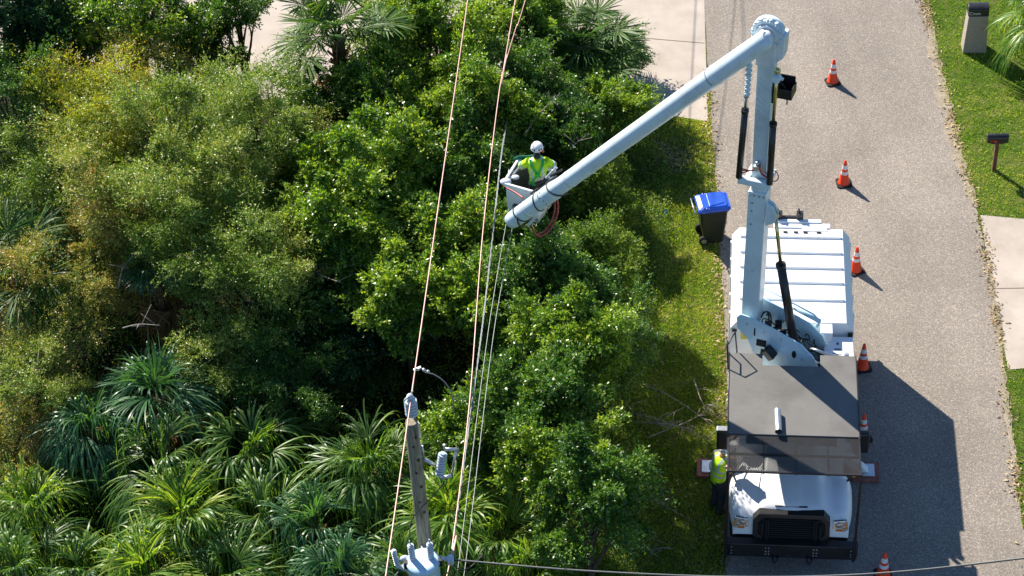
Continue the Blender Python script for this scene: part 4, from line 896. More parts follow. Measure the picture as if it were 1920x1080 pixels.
b = MB(); b.bar((tx, ty + .2, tz - .3), pt(6.7), .1, .12); b.obj('tank_bracket', M['steel'], pole)
a1 = lp_(743, 1045, 6.95)
b = MB(); insul(b, a1 + Vector((0, 0, -.18)), (-.08, 0, 1), .045, 8, .045); b.obj('arrester', M['porcelain'], pole)
b = MB(); b.bar(a1 + Vector((.0, 0, -.2)), (tx - .2, ty, tz - .22), .05, .05); b.ball(a1 + Vector((.13, 0, -.05)), .06, (1.4, 1, 1)); b.tube([a1 + Vector((.1, 0, -.2)), (tx - .25, ty, tz - .1)], .03, 8); b.obj('arrester_bracket', M['porcelain'], pole)
w2 = lp_(845, 1048, 7.0)
b = MB(); b.tube([(tx + .2, ty + .1, tz - .06), w2 + Vector((-.04, 0, 0))], .03, 10); b.tube([w2 + Vector((-.05, 0, 0)), w2 + Vector((.05, 0, 0))], .05, 10); b.tube([w2 + Vector((0, -.08, -.02)), w2 + Vector((0, .06, .0))], .05, 8); b.obj('neutral_bracket', M['porcelain'], pole)
b = MB(); b.tube(bez(c1 + Vector((.0, -.1, -.3)), c1 + Vector((-.3, -.2, -.8)), pt(7.6, -.25, -.1), (tx - .15, ty, tz + .45), 14), .010, 6)
b.tube(bez(w2, w2 + Vector((.1, -.1, -.3)), w2 + Vector((.25, 0, -.35)), w2 + Vector((.5, .15, -.12)), 10), .010, 6); b.tube([a1 + Vector((.1, 0, -.2)), a1 + Vector((-.3, -.3, -.5))], .012, 6); b.obj('jumper_wire', M['blackwire'], pole)

def wire(name, pts, r, m, label, cat='cable', twist=0, group=None, sag=0):
    P_ = [Vector(p) for p in pts]; b = MB()
    d0 = (P_[1] - P_[0]); d1 = (P_[-1] - P_[-2])
    if len(P_) > 2: P2 = catmull(P_, 14)
    else: P2 = [P_[0].lerp(P_[1], i / 24) - Vector((0, 0, sag * 4 * (i / 24) * (1 - i / 24))) for i in range(25)]
    if twist:
        L0 = sum((a - c).length for a, c in zip(P2, P2[1:])); n = int(L0 / .06); seg = []
        for i in range(n + 1):
            t = i / n * (len(P2) - 1); k = min(int(t), len(P2) - 2); seg.append(P2[k].lerp(P2[k + 1], t - k))
        for ph in (0, 2.09, 4.19): b.tube([p + Vector((math.cos(i * .55 + ph), 0, math.sin(i * .55 + ph))) * r * 1.1 for i, p in enumerate(seg)], r * .8, 5)
    else: b.tube(P2, r, 8)
    return tag(b.obj(name, m), label, cat, group)
hd = Vector((math.sin(R(4.5)), math.cos(R(4.5)), 0))
Z1, Z2 = pz(9.93), pz(7.0)
A0, A1 = at(770, 752, Z1), at(877, 0, Z1); da = (A1 - A0).normalized()
wire('power_line', [A0 - da * 14, A0, A1, A1 + da * 40], .0115, M['wire'], 'copper-coloured bare wire running over the pole top insulator', 'power line')
Bq = [at(838, 1080, Z2), at(845, 1048, Z2 + .02), at(880, 760, Z2 + .15), at(905, 440, Z2 + .3), at(935, 180, Z2 + .4), at(950, 105, Z2 + .4)]
Bq = [Bq[0] - (Bq[1] - Bq[0]).normalized() * 12] + Bq; e0 = at(966, 0, Z2 + .4)
wire('power_line', Bq + [e0, e0 + (e0 - Bq[-2]).normalized() * 35], .0115, M['wire'], 'copper-coloured wire tied to the transformer side bracket, passing left of the bucket', 'power line')
e1_ = at(985, 0, Z2 + .45); wire('power_line', [at(950, 110, Z2 + .42), at(968, 50, Z2 + .43), e1_, e1_ + Vector((2, 9, 0)), e1_ + Vector((4, 20, 0))], .009, M['wire'], 'thin wire branching off to the right near the top edge', 'power line')
wire('service_cable', [at(845, 1050, Z2 - .05), at(893, 700, 4.6), at(913, 540, 4.6), at(939, 300, 4.4), at(948, 240, 3.2), at(960, 150, 1.2)], .010, M['greywire'], 'pale twisted cable just right of the second copper wire', 'cable', twist=1)
wire('telecom_cable', [at(850, 1130, 4.0), at(866, 1010, 4.1), at(915, 625, 4.2), at(952, 400, 4.1), at(962, 320, 2.8), at(985, 60, .8)], .0065, M['greywire'], 'grey low cable left of its twin, below the bucket', 'cable', group='low grey cables')
wire('telecom_cable', [at(862, 1130, 4.0), at(879, 1010, 4.1), at(925, 630, 4.2), at(960, 430, 4.1), at(972, 330, 2.8), at(995, 60, .8)], .0065, M['greywire'], 'grey low cable right of its twin, below the bucket', 'cable', group='low grey cables')
sd_pts = [(848, 1050, Z2 - .03), (1100, 1071, 4.6), (1380, 1082, 4.8), (1640, 1076, 5.1), (1920, 1047, 5.6), (2150, 1015, 6.1)]
wire('service_drop', [at(*q) for q in sd_pts], .012, M['blackwire'], 'black cable crossing the road along the bottom edge', 'cable')
wire('service_drop', [at(q[0], q[1] - 1.5, q[2] + .03) for q in sd_pts], .006, M['greywire'], 'thin grey strand added as the highlight on the black cable along the bottom edge', 'cable')  # pale strand added to draw the highlight along the black cable
cz = Z1 - .03; cp = at(783, 692, cz); cl_ = empty('line_clamp', cp, 'small metal clamp with curled lead hanging on the copper wire above the pole', 'clamp')
b = MB(); b.ball((0, 0, 0), .035); b.bar((-.06, 0, -.02), (.06, 0, .03), .03, .04); b.ball((.10, -.03, 0), .032); b.ball((.17, -.06, -.02), .03); b.obj('clamp', M['steel'], cl_)
b = MB(); b.tube(catmull([p - cp for p in (at(797, 698, cz - .05), at(815, 703, cz - .15), at(835, 718, cz - .3), at(848, 742, cz - .6), at(850, 772, cz - 1.0))], 6), .009, 6); b.obj('jumper_wire', M['greywire'], cl_)

# ================================================================ VEGETATION
def V3(px, py, z): p = at(px, py, z); return (p.x, p.y, p.z)
G1, G2, G3 = 'olive shrubs of the left thicket', 'bright green shrubs under the wires', 'trees and vines at the back'
TR = [
 # name,label,cat,(px,py,z),rad,mat,nblob,brad,ntwig,k,leaf,group,kw
 ('wax_myrtle', 'big pale olive shrub with glinting small leaves, centre of the left thicket', 'shrub', (330, 330, 3.4), (2.3, 2.3, 1.9), 'myrtle', 70, .62, 5200, 15, .062, G1, dict(spike=.25)),
 ('wax_myrtle', 'pale olive shrub top right of the thicket, beside the left fan palm', 'shrub', (480, 240, 3.6), (1.35, 1.5, 1.5), 'myrtle', 46, .52, 3000, 14, .06, G1, dict(spike=.25)),
 ('wax_myrtle', 'yellow-green spiky-topped shrub upper left of the thicket', 'shrub', (175, 235, 3.5), (1.5, 1.6, 1.5), 'yellowg', 44, .5, 2400, 13, .06, G1, dict(spike=.7)),
 ('wax_myrtle', 'tall shrub with orange-red shoots behind the pale olive shrub', 'shrub', (285, 150, 3.0), (1.2, .9, 1.1), 'rusty', 30, .45, 1000, 13, .055, G1, dict(spike=.9)),
 ('wax_myrtle', 'reddish-brown tinged shrub at the left, above the long-leaved palm clump', 'shrub', (130, 550, 2.4), (1.4, 1.4, 1.3), 'rusty', 52, .48, 3000, 13, .055, G1, {}),
 ('wax_myrtle', 'rust-tinted shrub left of the dark palm trunk', 'shrub', (235, 430, 3.0), (1.2, 1.2, 1.3), 'rusty', 40, .48, 2300, 13, .055, G1, {}),
 ('wax_myrtle', 'low grey-green shrub at the left edge with bare twigs below it', 'shrub', (60, 730, 1.5), (1.2, 1.1, 1.1), 'myrtle', 40, .42, 2000, 13, .055, G1, {}),
 ('wax_myrtle', 'dull green shrub on the lower right of the thicket', 'shrub', (480, 520, 2.6), (1.6, 1.5, 1.6), 'myrtle', 55, .55, 3400, 14, .06, G1, {}),
 ('wax_myrtle', 'dark small-leaved shrub above the bottom palms', 'shrub', (540, 720, 1.3), (1.2, 1.2, 1.0), 'deep', 40, .45, 1800, 13, .055, G1, {}),
 ('wax_myrtle', 'dark grey-green tree crown at the left edge under the vine trunks', 'tree', (20, 220, 3.4), (1.4, 1.5, 1.9), 'deep', 46, .55, 2600, 14, .065, G1, {}),
 ('wax_myrtle', 'small shrub squeezed between the thicket and the dark hollow', 'shrub', (390, 690, 1.7), (.8, .7, .9), 'myrtle', 24, .36, 900, 12, .055, G1, {}),
 ('vine_tree', 'leaning trunk wrapped in dark vines in the top left corner', 'tree', (90, 110, 2.8), (1.3, 1.2, 1.9), 'vine', 46, .5, 2200, 13, .08, G3, dict(asp=.6)),
 ('vine_tree', 'dark vine-covered tree at the very top left edge', 'tree', (-10, 60, 4.2), (1.4, 1.3, 1.8), 'vine', 44, .5, 2200, 13, .08, G3, dict(asp=.6)),
 ('young_tree', 'thin-leaved sapling against the pale concrete near the top, left of the fan palm', 'tree', (330, 70, 3.2), (1.2, .9, 1.3), 'deep', 40, .38, 900, 11, .075, G3, dict(asp=.55)),
 ('young_tree', 'sparse yellowish sapling top left against the pale concrete', 'tree', (250, 40, 4.0), (1.2, .9, 1.4), 'bright', 36, .40, 850, 11, .075, G3, dict(asp=.55)),
 ('young_tree', 'dark climbing vines on a stump left of the fan palm', 'tree', (405, 90, 2.2), (.6, .6, 1.5), 'vine', 24, .35, 800, 11, .075, G3, dict(asp=.6)),
 ('broadleaf_shrub', 'tall bright green shrub between the two back palms', 'shrub', (820, 110, 2.9), (1.4, 1.4, 1.5), 'bright', 70, .48, 3600, 13, .082, G2, dict(asp=.5)),
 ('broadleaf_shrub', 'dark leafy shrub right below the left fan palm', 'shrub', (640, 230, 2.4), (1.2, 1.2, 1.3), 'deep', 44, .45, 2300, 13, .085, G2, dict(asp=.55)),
 ('broadleaf_shrub', 'leafy green shrub left of the first copper wire, upper half', 'shrub', (700, 330, 3.0), (1.3, 1.3, 1.5), 'bright', 60, .42, 3200, 13, .085, G2, dict(asp=.55)),
 ('broadleaf_shrub', 'bright clumpy shrub left of the first wire at mid height', 'shrub', (650, 420, 2.8), (1.5, 1.2, 1.4), 'bright', 60, .42, 3000, 13, .085, G2, dict(asp=.55)),
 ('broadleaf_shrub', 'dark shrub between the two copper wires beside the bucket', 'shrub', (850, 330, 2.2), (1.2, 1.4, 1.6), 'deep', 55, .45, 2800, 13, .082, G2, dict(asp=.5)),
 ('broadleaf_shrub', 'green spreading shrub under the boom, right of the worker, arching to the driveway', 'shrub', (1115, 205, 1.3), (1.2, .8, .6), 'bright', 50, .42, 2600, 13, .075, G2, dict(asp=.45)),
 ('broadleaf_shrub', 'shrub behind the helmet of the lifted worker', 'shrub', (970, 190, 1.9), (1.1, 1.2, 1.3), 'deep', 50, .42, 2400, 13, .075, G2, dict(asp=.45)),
 ('broadleaf_shrub', 'dark green shrub at the wires below the bucket', 'shrub', (800, 500, 2.4), (1.5, 1.4, 1.5), 'bright', 66, .45, 3600, 13, .085, G2, dict(asp=.5)),
 ('broadleaf_shrub', 'light green shrub left of the first wire just above the dark hollow', 'shrub', (755, 570, 2.7), (.8, .8, .9), 'bright', 34, .34, 1500, 12, .085, G2, dict(asp=.55)),
 ('broadleaf_shrub', 'lit shrub straddled by the low grey cables', 'shrub', (905, 570, 2.6), (.9, .9, 1.0), 'bright', 36, .36, 1700, 12, .085, G2, dict(asp=.55)),
 ('broadleaf_shrub', 'yellow-tipped green shrub right of the cables, at the middle', 'shrub', (1070, 660, 3.0), (1.2, 1.1, 1.3), 'bright', 50, .40, 2600, 13, .08, G2, dict(asp=.5)),
 ('broadleaf_shrub', 'dark shrub right of the cables below the bucket', 'shrub', (1010, 540, 2.7), (1.2, 1.1, 1.3), 'deep', 50, .42, 2600, 13, .08, G2, dict(asp=.5)),
 ('broadleaf_shrub', 'dense dark green shrub right of the pole, between cables and verge', 'shrub', (1020, 770, 2.9), (1.3, 1.1, 1.2), 'deep', 56, .42, 3000, 13, .08, G2, dict(asp=.5)),
 ('broadleaf_shrub', 'bright shrub right beside the pole insulators', 'shrub', (905, 815, 2.1), (.85, .75, .9), 'bright', 44, .38, 2300, 13, .08, G2, dict(asp=.5)),
 ('broadleaf_shrub', 'sunlit shrub with a long branch reaching towards the truck', 'shrub', (1050, 880, 2.9), (1.1, .7, .9), 'bright', 44, .34, 2200, 13, .078, G2, dict(asp=.5)),
 ('broadleaf_shrub', 'dark low shrub at the bottom right of the thicket', 'shrub', (1100, 950, 3.0), (1.1, 1.0, 1.2), 'deep', 44, .38, 2200, 13, .078, G2, dict(asp=.5)),
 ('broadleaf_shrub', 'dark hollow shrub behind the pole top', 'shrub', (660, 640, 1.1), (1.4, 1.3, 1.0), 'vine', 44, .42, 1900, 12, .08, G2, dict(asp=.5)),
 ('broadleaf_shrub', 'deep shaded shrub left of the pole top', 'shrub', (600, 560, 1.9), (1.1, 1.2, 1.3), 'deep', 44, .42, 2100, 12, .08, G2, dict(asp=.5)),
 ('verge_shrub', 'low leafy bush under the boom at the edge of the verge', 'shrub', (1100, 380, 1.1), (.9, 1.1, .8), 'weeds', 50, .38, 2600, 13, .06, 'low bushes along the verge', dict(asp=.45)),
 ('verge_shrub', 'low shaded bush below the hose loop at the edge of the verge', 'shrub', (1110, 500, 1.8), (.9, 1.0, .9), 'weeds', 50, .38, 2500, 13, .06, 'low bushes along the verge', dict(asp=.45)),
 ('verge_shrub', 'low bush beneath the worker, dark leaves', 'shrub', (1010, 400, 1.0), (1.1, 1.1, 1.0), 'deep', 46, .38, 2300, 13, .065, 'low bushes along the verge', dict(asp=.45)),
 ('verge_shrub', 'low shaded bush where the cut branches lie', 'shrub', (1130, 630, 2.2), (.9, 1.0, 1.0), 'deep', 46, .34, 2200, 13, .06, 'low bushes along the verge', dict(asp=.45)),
]
TR += [
 ('broadleaf_shrub', 'dense green shrub under the left fronds of the palm by the driveway', 'shrub', (985, 60, 2.0), (1.1, 1.0, 1.2), 'bright', 46, .42, 2200, 13, .078, G3, dict(asp=.5)),
 ('broadleaf_shrub', 'green shrub at the foot of the driveway palm, its leaves against the concrete', 'shrub', (1120, 110, .9), (1.0, .9, .7), 'deep', 46, .38, 2200, 13, .075, G3, dict(asp=.5)),
 ('broadleaf_shrub', 'dark shrub directly in front of the lifted worker', 'shrub', (1040, 255, 2.0), (1.1, .9, .9), 'deep', 44, .38, 2200, 13, .075, G2, dict(asp=.5)),
 ('broadleaf_shrub', 'shaded leafy shrub under the left copper wire near the top', 'shrub', (740, 200, 2.6), (1.3, 1.2, 1.3), 'bright', 50, .42, 2600, 13, .08, G2, dict(asp=.5)),
 ('broadleaf_shrub', 'green shrub behind the wires between the back palms, lower half', 'shrub', (900, 220, 2.8), (1.2, 1.2, 1.3), 'bright', 50, .42, 2600, 13, .08, G2, dict(asp=.5)),
 ('broadleaf_shrub', 'mid-green shrub between the thicket and the first wire', 'shrub', (590, 340, 2.4), (1.1, 1.2, 1.4), 'bright', 46, .42, 2400, 13, .08, G2, dict(asp=.5)),
 ('broadleaf_shrub', 'shrub straight below the bucket between the cables and the verge bushes', 'shrub', (930, 470, 2.0), (1.0, 1.1, 1.2), 'bright', 40, .4, 2000, 13, .08, G2, dict(asp=.5)),
 ('wax_myrtle', 'olive-green shrub on the left flank of the thicket below the yellow-green one', 'shrub', (100, 360, 2.6), (1.5, 1.5, 1.6), 'myrtle', 52, .55, 3200, 14, .06, G1, {}),
 ('wax_myrtle', 'low shaded shrub at the left edge beside the dark fan palm', 'shrub', (20, 400, 1.2), (1.2, 1.0, 1.0), 'deep', 40, .5, 2000, 14, .06, G1, {}),
 ('wax_myrtle', 'brownish low shrub at the left edge above the sunlit palm clump', 'shrub', (20, 850, .9), (1.2, 1.0, .9), 'rusty', 36, .42, 1600, 13, .055, G1, {}),
 ('wax_myrtle', 'front olive shrub of the thicket, just right of the dark palm hollow', 'shrub', (360, 470, 3.0), (1.3, 1.2, 1.4), 'myrtle', 46, .5, 2800, 14, .058, G1, dict(spike=.25)),
 ('young_tree', 'leafy sapling right of the left fan palm in front of the concrete', 'tree', (760, 40, 3.2), (1.1, .9, 1.3), 'bright', 36, .40, 1400, 12, .078, G3, dict(asp=.55)),
 ('vine_tree', 'dark tree filling the top edge left of the saplings', 'tree', (130, 0, 3.5), (1.3, .9, 1.6), 'vine', 40, .45, 1700, 12, .08, G3, dict(asp=.6)),
 ('young_tree', 'dark green sapling directly left of the fan palm fronds at the top edge', 'tree', (440, 20, 3.3), (.9, .8, 1.2), 'deep', 30, .38, 900, 11, .075, G3, dict(asp=.55)),
 ('young_tree', 'dark green sapling above the big pale olive shrub', 'tree', (370, 130, 2.2), (1.0, .8, 1.1), 'deep', 30, .38, 900, 11, .075, G3, dict(asp=.55)),
 ('vine_tree', 'vine curtain between the two saplings at the top left', 'tree', (170, 60, 2.0), (1.3, .8, 1.6), 'vine', 44, .4, 1500, 12, .08, G3, dict(asp=.6)),
]
for i, (nm, lab, cat, c, rad, m, nb, br, nt_, k, ls, g, kw) in enumerate(TR):
    nt_ = int(nt_ * 1.75); ls = ls * .86
    kw = dict(kw); kw.setdefault('asp', .38)
    tree(nm, lab, cat, V3(*c), rad, L[m], nb, br, nt_, k, ls, g, seed=i * 7 + 3, **kw)

# palms
PG, SG = 'fan palms at the back', 'long-leaved fan palm clumps at the bottom left'
def P0(px, py, zc, lean=(0, 0)): p = at(px, py, zc); return Vector((p.x - lean[0], p.y - lean[1], 0))
palm('fan_palm', 'fan palm with orange-brown trunk boots in front of the pale concrete, top centre-left', P0(632, 70, 3.9), 3.9, 34, .92, 1.15, L['palmdark'], PG, seed=1, dead=3, tr=.16, droop=.16, el=(-.55, 1.35), nseg=42, spread=2.1, wid=.042)
palm('fan_palm', 'fan palm with wide fronds against the concrete driveway, left of the boom', P0(1085, 85, 1.5), 1.5, 44, 1.0, 1.15, L['palmdark'], PG, seed=2, dead=2, tr=.16, droop=.15, el=(-.2, 1.1), nseg=42, spread=2.1, wid=.042)
palm('fan_palm', 'small fan palm whose frond tips reach the driveway under the boom', P0(1130, 150, 1.3), 1.3, 14, .8, .8, L['palmdark'], PG, seed=3, tr=.12, droop=.2, el=(-.2, 1.0), nseg=40, spread=1.9, wid=.04)
palm('fan_palm', 'dark shaded fan palm at the left edge', P0(30, 520, 2.6), 2.6, 16, 1.1, 1.0, L['palmdark'], PG, seed=4, tr=.13, droop=.2, nseg=44, spread=1.9, wid=.045, el=(-.1, 1.2))
palm('fan_palm', 'fan palm with dead brown skirt standing inside the left thicket', P0(290, 520, 2.6), 2.6, 12, .8, .7, L['palmblue'], PG, seed=5, dead=7, tr=.14)
palm('fan_palm', 'yellowish palm in the top right corner beyond the pillar mailbox', P0(1965, 50, 1.6), 1.6, 26, 1.2, .8, L['palmbright'], PG, seed=6, tr=.14, droop=.7)
SP = [(60, 940, 1.7, 1.3, 'palmbright', 0, 'long-leaved palm clump at the left edge near the bottom, sunlit'), (30, 1075, 1.3, 1.2, 'palm', 0, 'palm clump in the bottom left corner'),
      (290, 700, 3.2, 1.6, 'palmblue', 1, 'tall upright palm clump below the brown dead fronds'), (165, 770, 2.8, 1.35, 'palmblue', 0, 'drooping blue-green palm clump above the brown hollow at the left'),
      (300, 840, 2.5, 1.3, 'palm', 0, 'curly palm clump in the middle of the lower left'), (470, 830, 2.0, 1.35, 'palm', 0, 'palm clump with arching pale leaves below the dark shrub'),
      (340, 950, 2.0, 1.3, 'palmbright', 1, 'upright palm clump above the brightest clump'), (270, 1060, 1.7, 1.35, 'palmbright', 0, 'brightest yellow-green palm clump at the bottom edge, left'),
      (490, 950, 1.9, 1.25, 'palm', 0, 'palm clump with glossy drooping fans right of the brightest clump'), (430, 1070, 1.5, 1.25, 'palm', 0, 'palm clump at the bottom edge, second from the brightest'),
      (590, 970, 1.8, 1.25, 'palmblue', 0, 'blue-green star-shaped palm clump left of the pole'), (690, 860, 2.2, 1.35, 'palm', 1, 'upright palm clump immediately left of the pole'),
      (640, 1070, 1.5, 1.25, 'palmblue', 0, 'shaded palm clump left of the transformer'), (840, 945, 2.7, 1.4, 'palmbright', 1, 'sunlit palm clump immediately right of the pole'),
      (940, 990, 2.3, 1.35, 'palmbright', 0, 'sunlit palm clump with pointed fans right of the transformer'), (1000, 1070, 1.8, 1.2, 'palmbright', 0, 'yellow-tipped palm clump at the bottom edge right of the transformer'),
      (150, 1065, 1.4, 1.1, 'palm', 0, 'palm clump at the bottom edge between the corner and the brightest clump'), (770, 1075, 1.4, 1.2, 'palm', 0, 'palm clump behind the transformer')]
for i, (px, py, z, Lb, m, upr, lab) in enumerate(SP):
    rr = random.Random(i)
    palm('palmetto', lab, P0(px, py, z * .70), z * .50, rr.randrange(15, 23), Lb * rr.uniform(.95, 1.12), rr.uniform(.5, .85), L[m], SG, cat='palm', seed=20 + i, el=(.35, 1.5) if upr else (-.2, 1.4), droop=rr.uniform(.5, .75) if upr else rr.uniform(.7, 1.05), nseg=30, spread=rr.uniform(.8, 1.25), wid=.036, tr=.12, dead=rr.randrange(0, 4))
tree('dead_brush', 'brown mound of dead fronds between the left palm clumps', 'brush', V3(150, 870, .5), (.7, .6, .5), L['dead'], 24, .3, 900, 10, .12, None, asp=.12, seed=501, nlimb=4)
tree('dead_brush', 'brown tangle of dead fronds in the middle of the palm clumps', 'brush', V3(350, 800, .8), (.6, .5, .5), L['dead'], 20, .3, 700, 10, .12, None, asp=.12, seed=502, nlimb=4)

# understory
gp = [(-16, 20), (-16, 38), (-2, 39), (3.2, 38.0), (3.0, 33), (2.2, 24), (2.2, 20)]
P = sample(gp, 42000); n = len(P); kz = rng.integers(0, n, n)
h = .10 + .9 * np.abs(np.sin(P[:, 0] * 1.7 + 1) * np.sin(P[:, 1] * 1.3)) * rng.random(n)
bs = np.repeat(np.c_[P, h], 5, 0) + rng.normal(0, .07, (n * 5, 3)); bs[:, 2] = np.maximum(bs[:, 2], .02)
Vq = leaf_quads(bs, unit(rng.normal(0, 1, (n * 5, 3)) + [0, 0, .2]), unit(rng.normal(0, .6, (n * 5, 3)) + [0, 0, 1]), .065 * rng.uniform(.6, 1.3, n * 5), .03 * rng.uniform(.7, 1.2, n * 5))
tag(link('undergrowth', np_mesh('undergrowth', Vq, len(Vq) // 4, 4, L['weeds'])), 'dark leafy undergrowth covering the ground beneath the thicket', 'ground cover', kind='stuff')
# weeds at the verge side
wp = [tuple(at(*p).xy) for p in ((1080, 260), (1190, 240), (1250, 300), (1255, 420), (1250, 520), (1210, 640), (1200, 800), (1190, 1080), (1100, 1080), (1060, 700))]
P = sample(wp, 9000); n = len(P); bs = np.repeat(np.c_[P, .05 + .16 * rng.random(n)], 6, 0) + rng.normal(0, .05, (n * 6, 3)); bs[:, 2] = np.maximum(bs[:, 2], .02)
Vq = leaf_quads(bs, unit(rng.normal(0, 1, (n * 6, 3))), unit(rng.normal(0, .6, (n * 6, 3)) + [0, 0, 1]), .055 * rng.uniform(.6, 1.3, n * 6), .026 * rng.uniform(.7, 1.2, n * 6))
tag(link('verge_weeds', np_mesh('verge_weeds', Vq, len(Vq) // 4, 4, L['weeds'])), 'low broad-leaved weeds creeping from the thicket onto the verge', 'ground cover', kind='stuff')

# fallen branches
FB = [((1205, 720), (1260, 745), (1340, 800), 'cut branch lying towards the left mirror, uppermost of the pile'), ((1190, 775), (1260, 795), (1335, 830), 'pale cut branch ending at the ground worker'),
      ((1180, 790), (1270, 798), (1310, 812), 'straight pale cut branch in the middle of the pile'), ((1215, 820), (1290, 790), (1345, 760), 'cut branch crossing the pile upward to the truck'),
      ((1150, 735), (1200, 780), (1255, 805), 'cut branch at the left end of the pile'), ((1130, 915), (1200, 925), (1300, 978), 'long thin cut branch alone in front of the outrigger pad'),
      ((1200, 1000), (1215, 1030), (1235, 1045), 'short twig low on the verge near the bumper'), ((1300, 710), (1320, 760), (1352, 790), 'thin cut branch standing out beside the platform')]
for i, (a, c_, d, lab) in enumerate(FB):
    rr = random.Random(i + 40); A_, B1, D_ = at(*a, .12), at(*c_, .22 + rr.random() * .15), at(*d, .08); b = MB(); pts = catmull([A_, B1, D_], 8)
    b.tube([p - A_ for p in pts], [.016 * (1 - .045 * k) for k in range(len(pts))], 6)
    for k in range(7):
        p = pts[rr.randrange(3, len(pts) - 1)]; e = p + Vector((rr.uniform(.0, .5), rr.uniform(-.35, .35), rr.uniform(.0, .15))); b.tube([p - A_, (p.lerp(e, .5) + Vector((0, .03, .03))) - A_, e - A_], [.008, .006, .004], 5)
    o = b.obj('fallen_branch', M['palebark']); o.location = A_; tag(o, lab, 'branch', 'cut branches on the verge')
# bare branches showing in the thicket
BR = [((0, 705, 1.2), (60, 690, 1.3), (0, 0), 'bare grey branch at the left edge below the reddish shrub', [(0, 720), (40, 700), (75, 695)]), (0, 0, 0, 'forked bare branch in front of the dark palm hollow', [(222, 540), (232, 500), (262, 470)]),
      (0, 0, 0, 'bare pink-brown branch pointing right beyond the thicket', [(560, 490), (600, 515), (640, 530)]), (0, 0, 0, 'bare pale branches above the lifted worker, forked', [(985, 250), (1010, 215), (1050, 175)]),
      (0, 0, 0, 'curved orange-brown branch right of the lifted worker', [(1070, 280), (1085, 265), (1110, 258)]),
      (0, 0, 0, 'bare horizontal branch across the dead palm fronds', [(230, 615), (260, 608), (300, 610)])]
for i, q in enumerate(BR):
    z = (2.0, 3.0, 2.7, 2.8, 2.4, 2.7)[i]; pts = [at(px, py, z + .15 * k) for k, (px, py) in enumerate(q[4])]; A_ = pts[0]; b = MB(); cc_ = catmull(pts, 6); rr = random.Random(i)
    b.tube([p - A_ for p in cc_], [.014 * (1 - .045 * k) for k in range(len(cc_))], 6)
    for k in range(4):
        p = cc_[rr.randrange(3, len(cc_) - 1)]; e = p + Vector((rr.uniform(-.3, .4), rr.uniform(-.2, .4), rr.uniform(-.1, .3))); b.tube([p - A_, e - A_], [.012, .005], 5)
    o = b.obj('bare_branch', M['palebark']); o.location = A_; tag(o, q[3], 'branch', 'bare branches in the thicket')

# ================================================================ PEOPLE
def skin_mesh(name, joints, edges, m, parent, root, sub=2):
    """joints: {name: (pos, radius)}; one continuous skinned surface"""
    idx = {k: i for i, k in enumerate(joints)}; me = bpy.data.meshes.new(name)
    me.from_pydata([tuple(v[0]) for v in joints.values()], [(idx[a], idx[b]) for a, b in edges], []); me.materials.append(m)
    o = link(name, me, parent); sk = o.modifiers.new('skin', 'SKIN'); sk.use_smooth_shade = True
    for k, i in idx.items():
        r_ = joints[k][1]; v = me.skin_vertices[0].data[i]; v.radius = (r_, r_) if not isinstance(r_, tuple) else r_; v.use_root = (k == root)
    s_ = o.modifiers.new('smooth', 'SUBSURF'); s_.levels = sub; s_.render_levels = sub
    return o
def hand(J, Eg, wrist, dirv, palm_n, key, curl=.5, side=1):
    """palm, four unequal fingers and a thumb leaving the side of the palm"""
    d = Vector(dirv).normalized(); n = Vector(palm_n).normalized(); s = d.cross(n).normalized() * side; W = Vector(wrist)
    J[key + 'palm'] = (W + d * .05, .030); Eg.append((key + 'wrist', key + 'palm'))
    for f, (off, ln) in enumerate(((-.030, .070), (-.010, .080), (.010, .075), (.029, .060))):
        p = W + d * .09 + s * off; J[f'{key}k{f}'] = (p, .0105); Eg.append((key + 'palm', f'{key}k{f}')); dd = d.copy(); prev = f'{key}k{f}'
        for q in range(3):
            dd = (dd + n * curl * .75).normalized(); p = p + dd * ln / 3; J[f'{key}f{f}{q}'] = (p, .0095 - .0008 * q); Eg.append((prev, f'{key}f{f}{q}')); prev = f'{key}f{f}{q}'
    p = W + d * .035 - s * .034; J[key + 't0'] = (p, .012); Eg.append((key + 'palm', key + 't0')); p2 = p + (d * .6 - s * .6 + n * .3).normalized() * .035; J[key + 't1'] = (p2, .0105); Eg.append((key + 't0', key + 't1'))
    J[key + 't2'] = (p2 + (d + n * .5).normalized() * .03, .009); Eg.append((key + 't1', key + 't2'))
def torso(name, rings, m, parent, n=28, mfun=None, mats=None):
    """rings: (centre, half width vector, half depth vector)"""
    b = MB(); b.loft([[Vector(c) + Vector(u) * math.cos(a) + Vector(v) * math.sin(a) for a in [2 * math.pi * i / n for i in range(n)]] for c, u, v in rings])
    if mfun:
        for f in b.bm.faces: f.material_index = mfun(f.calc_center_median())
    return b.obj(name, mats or m, parent)
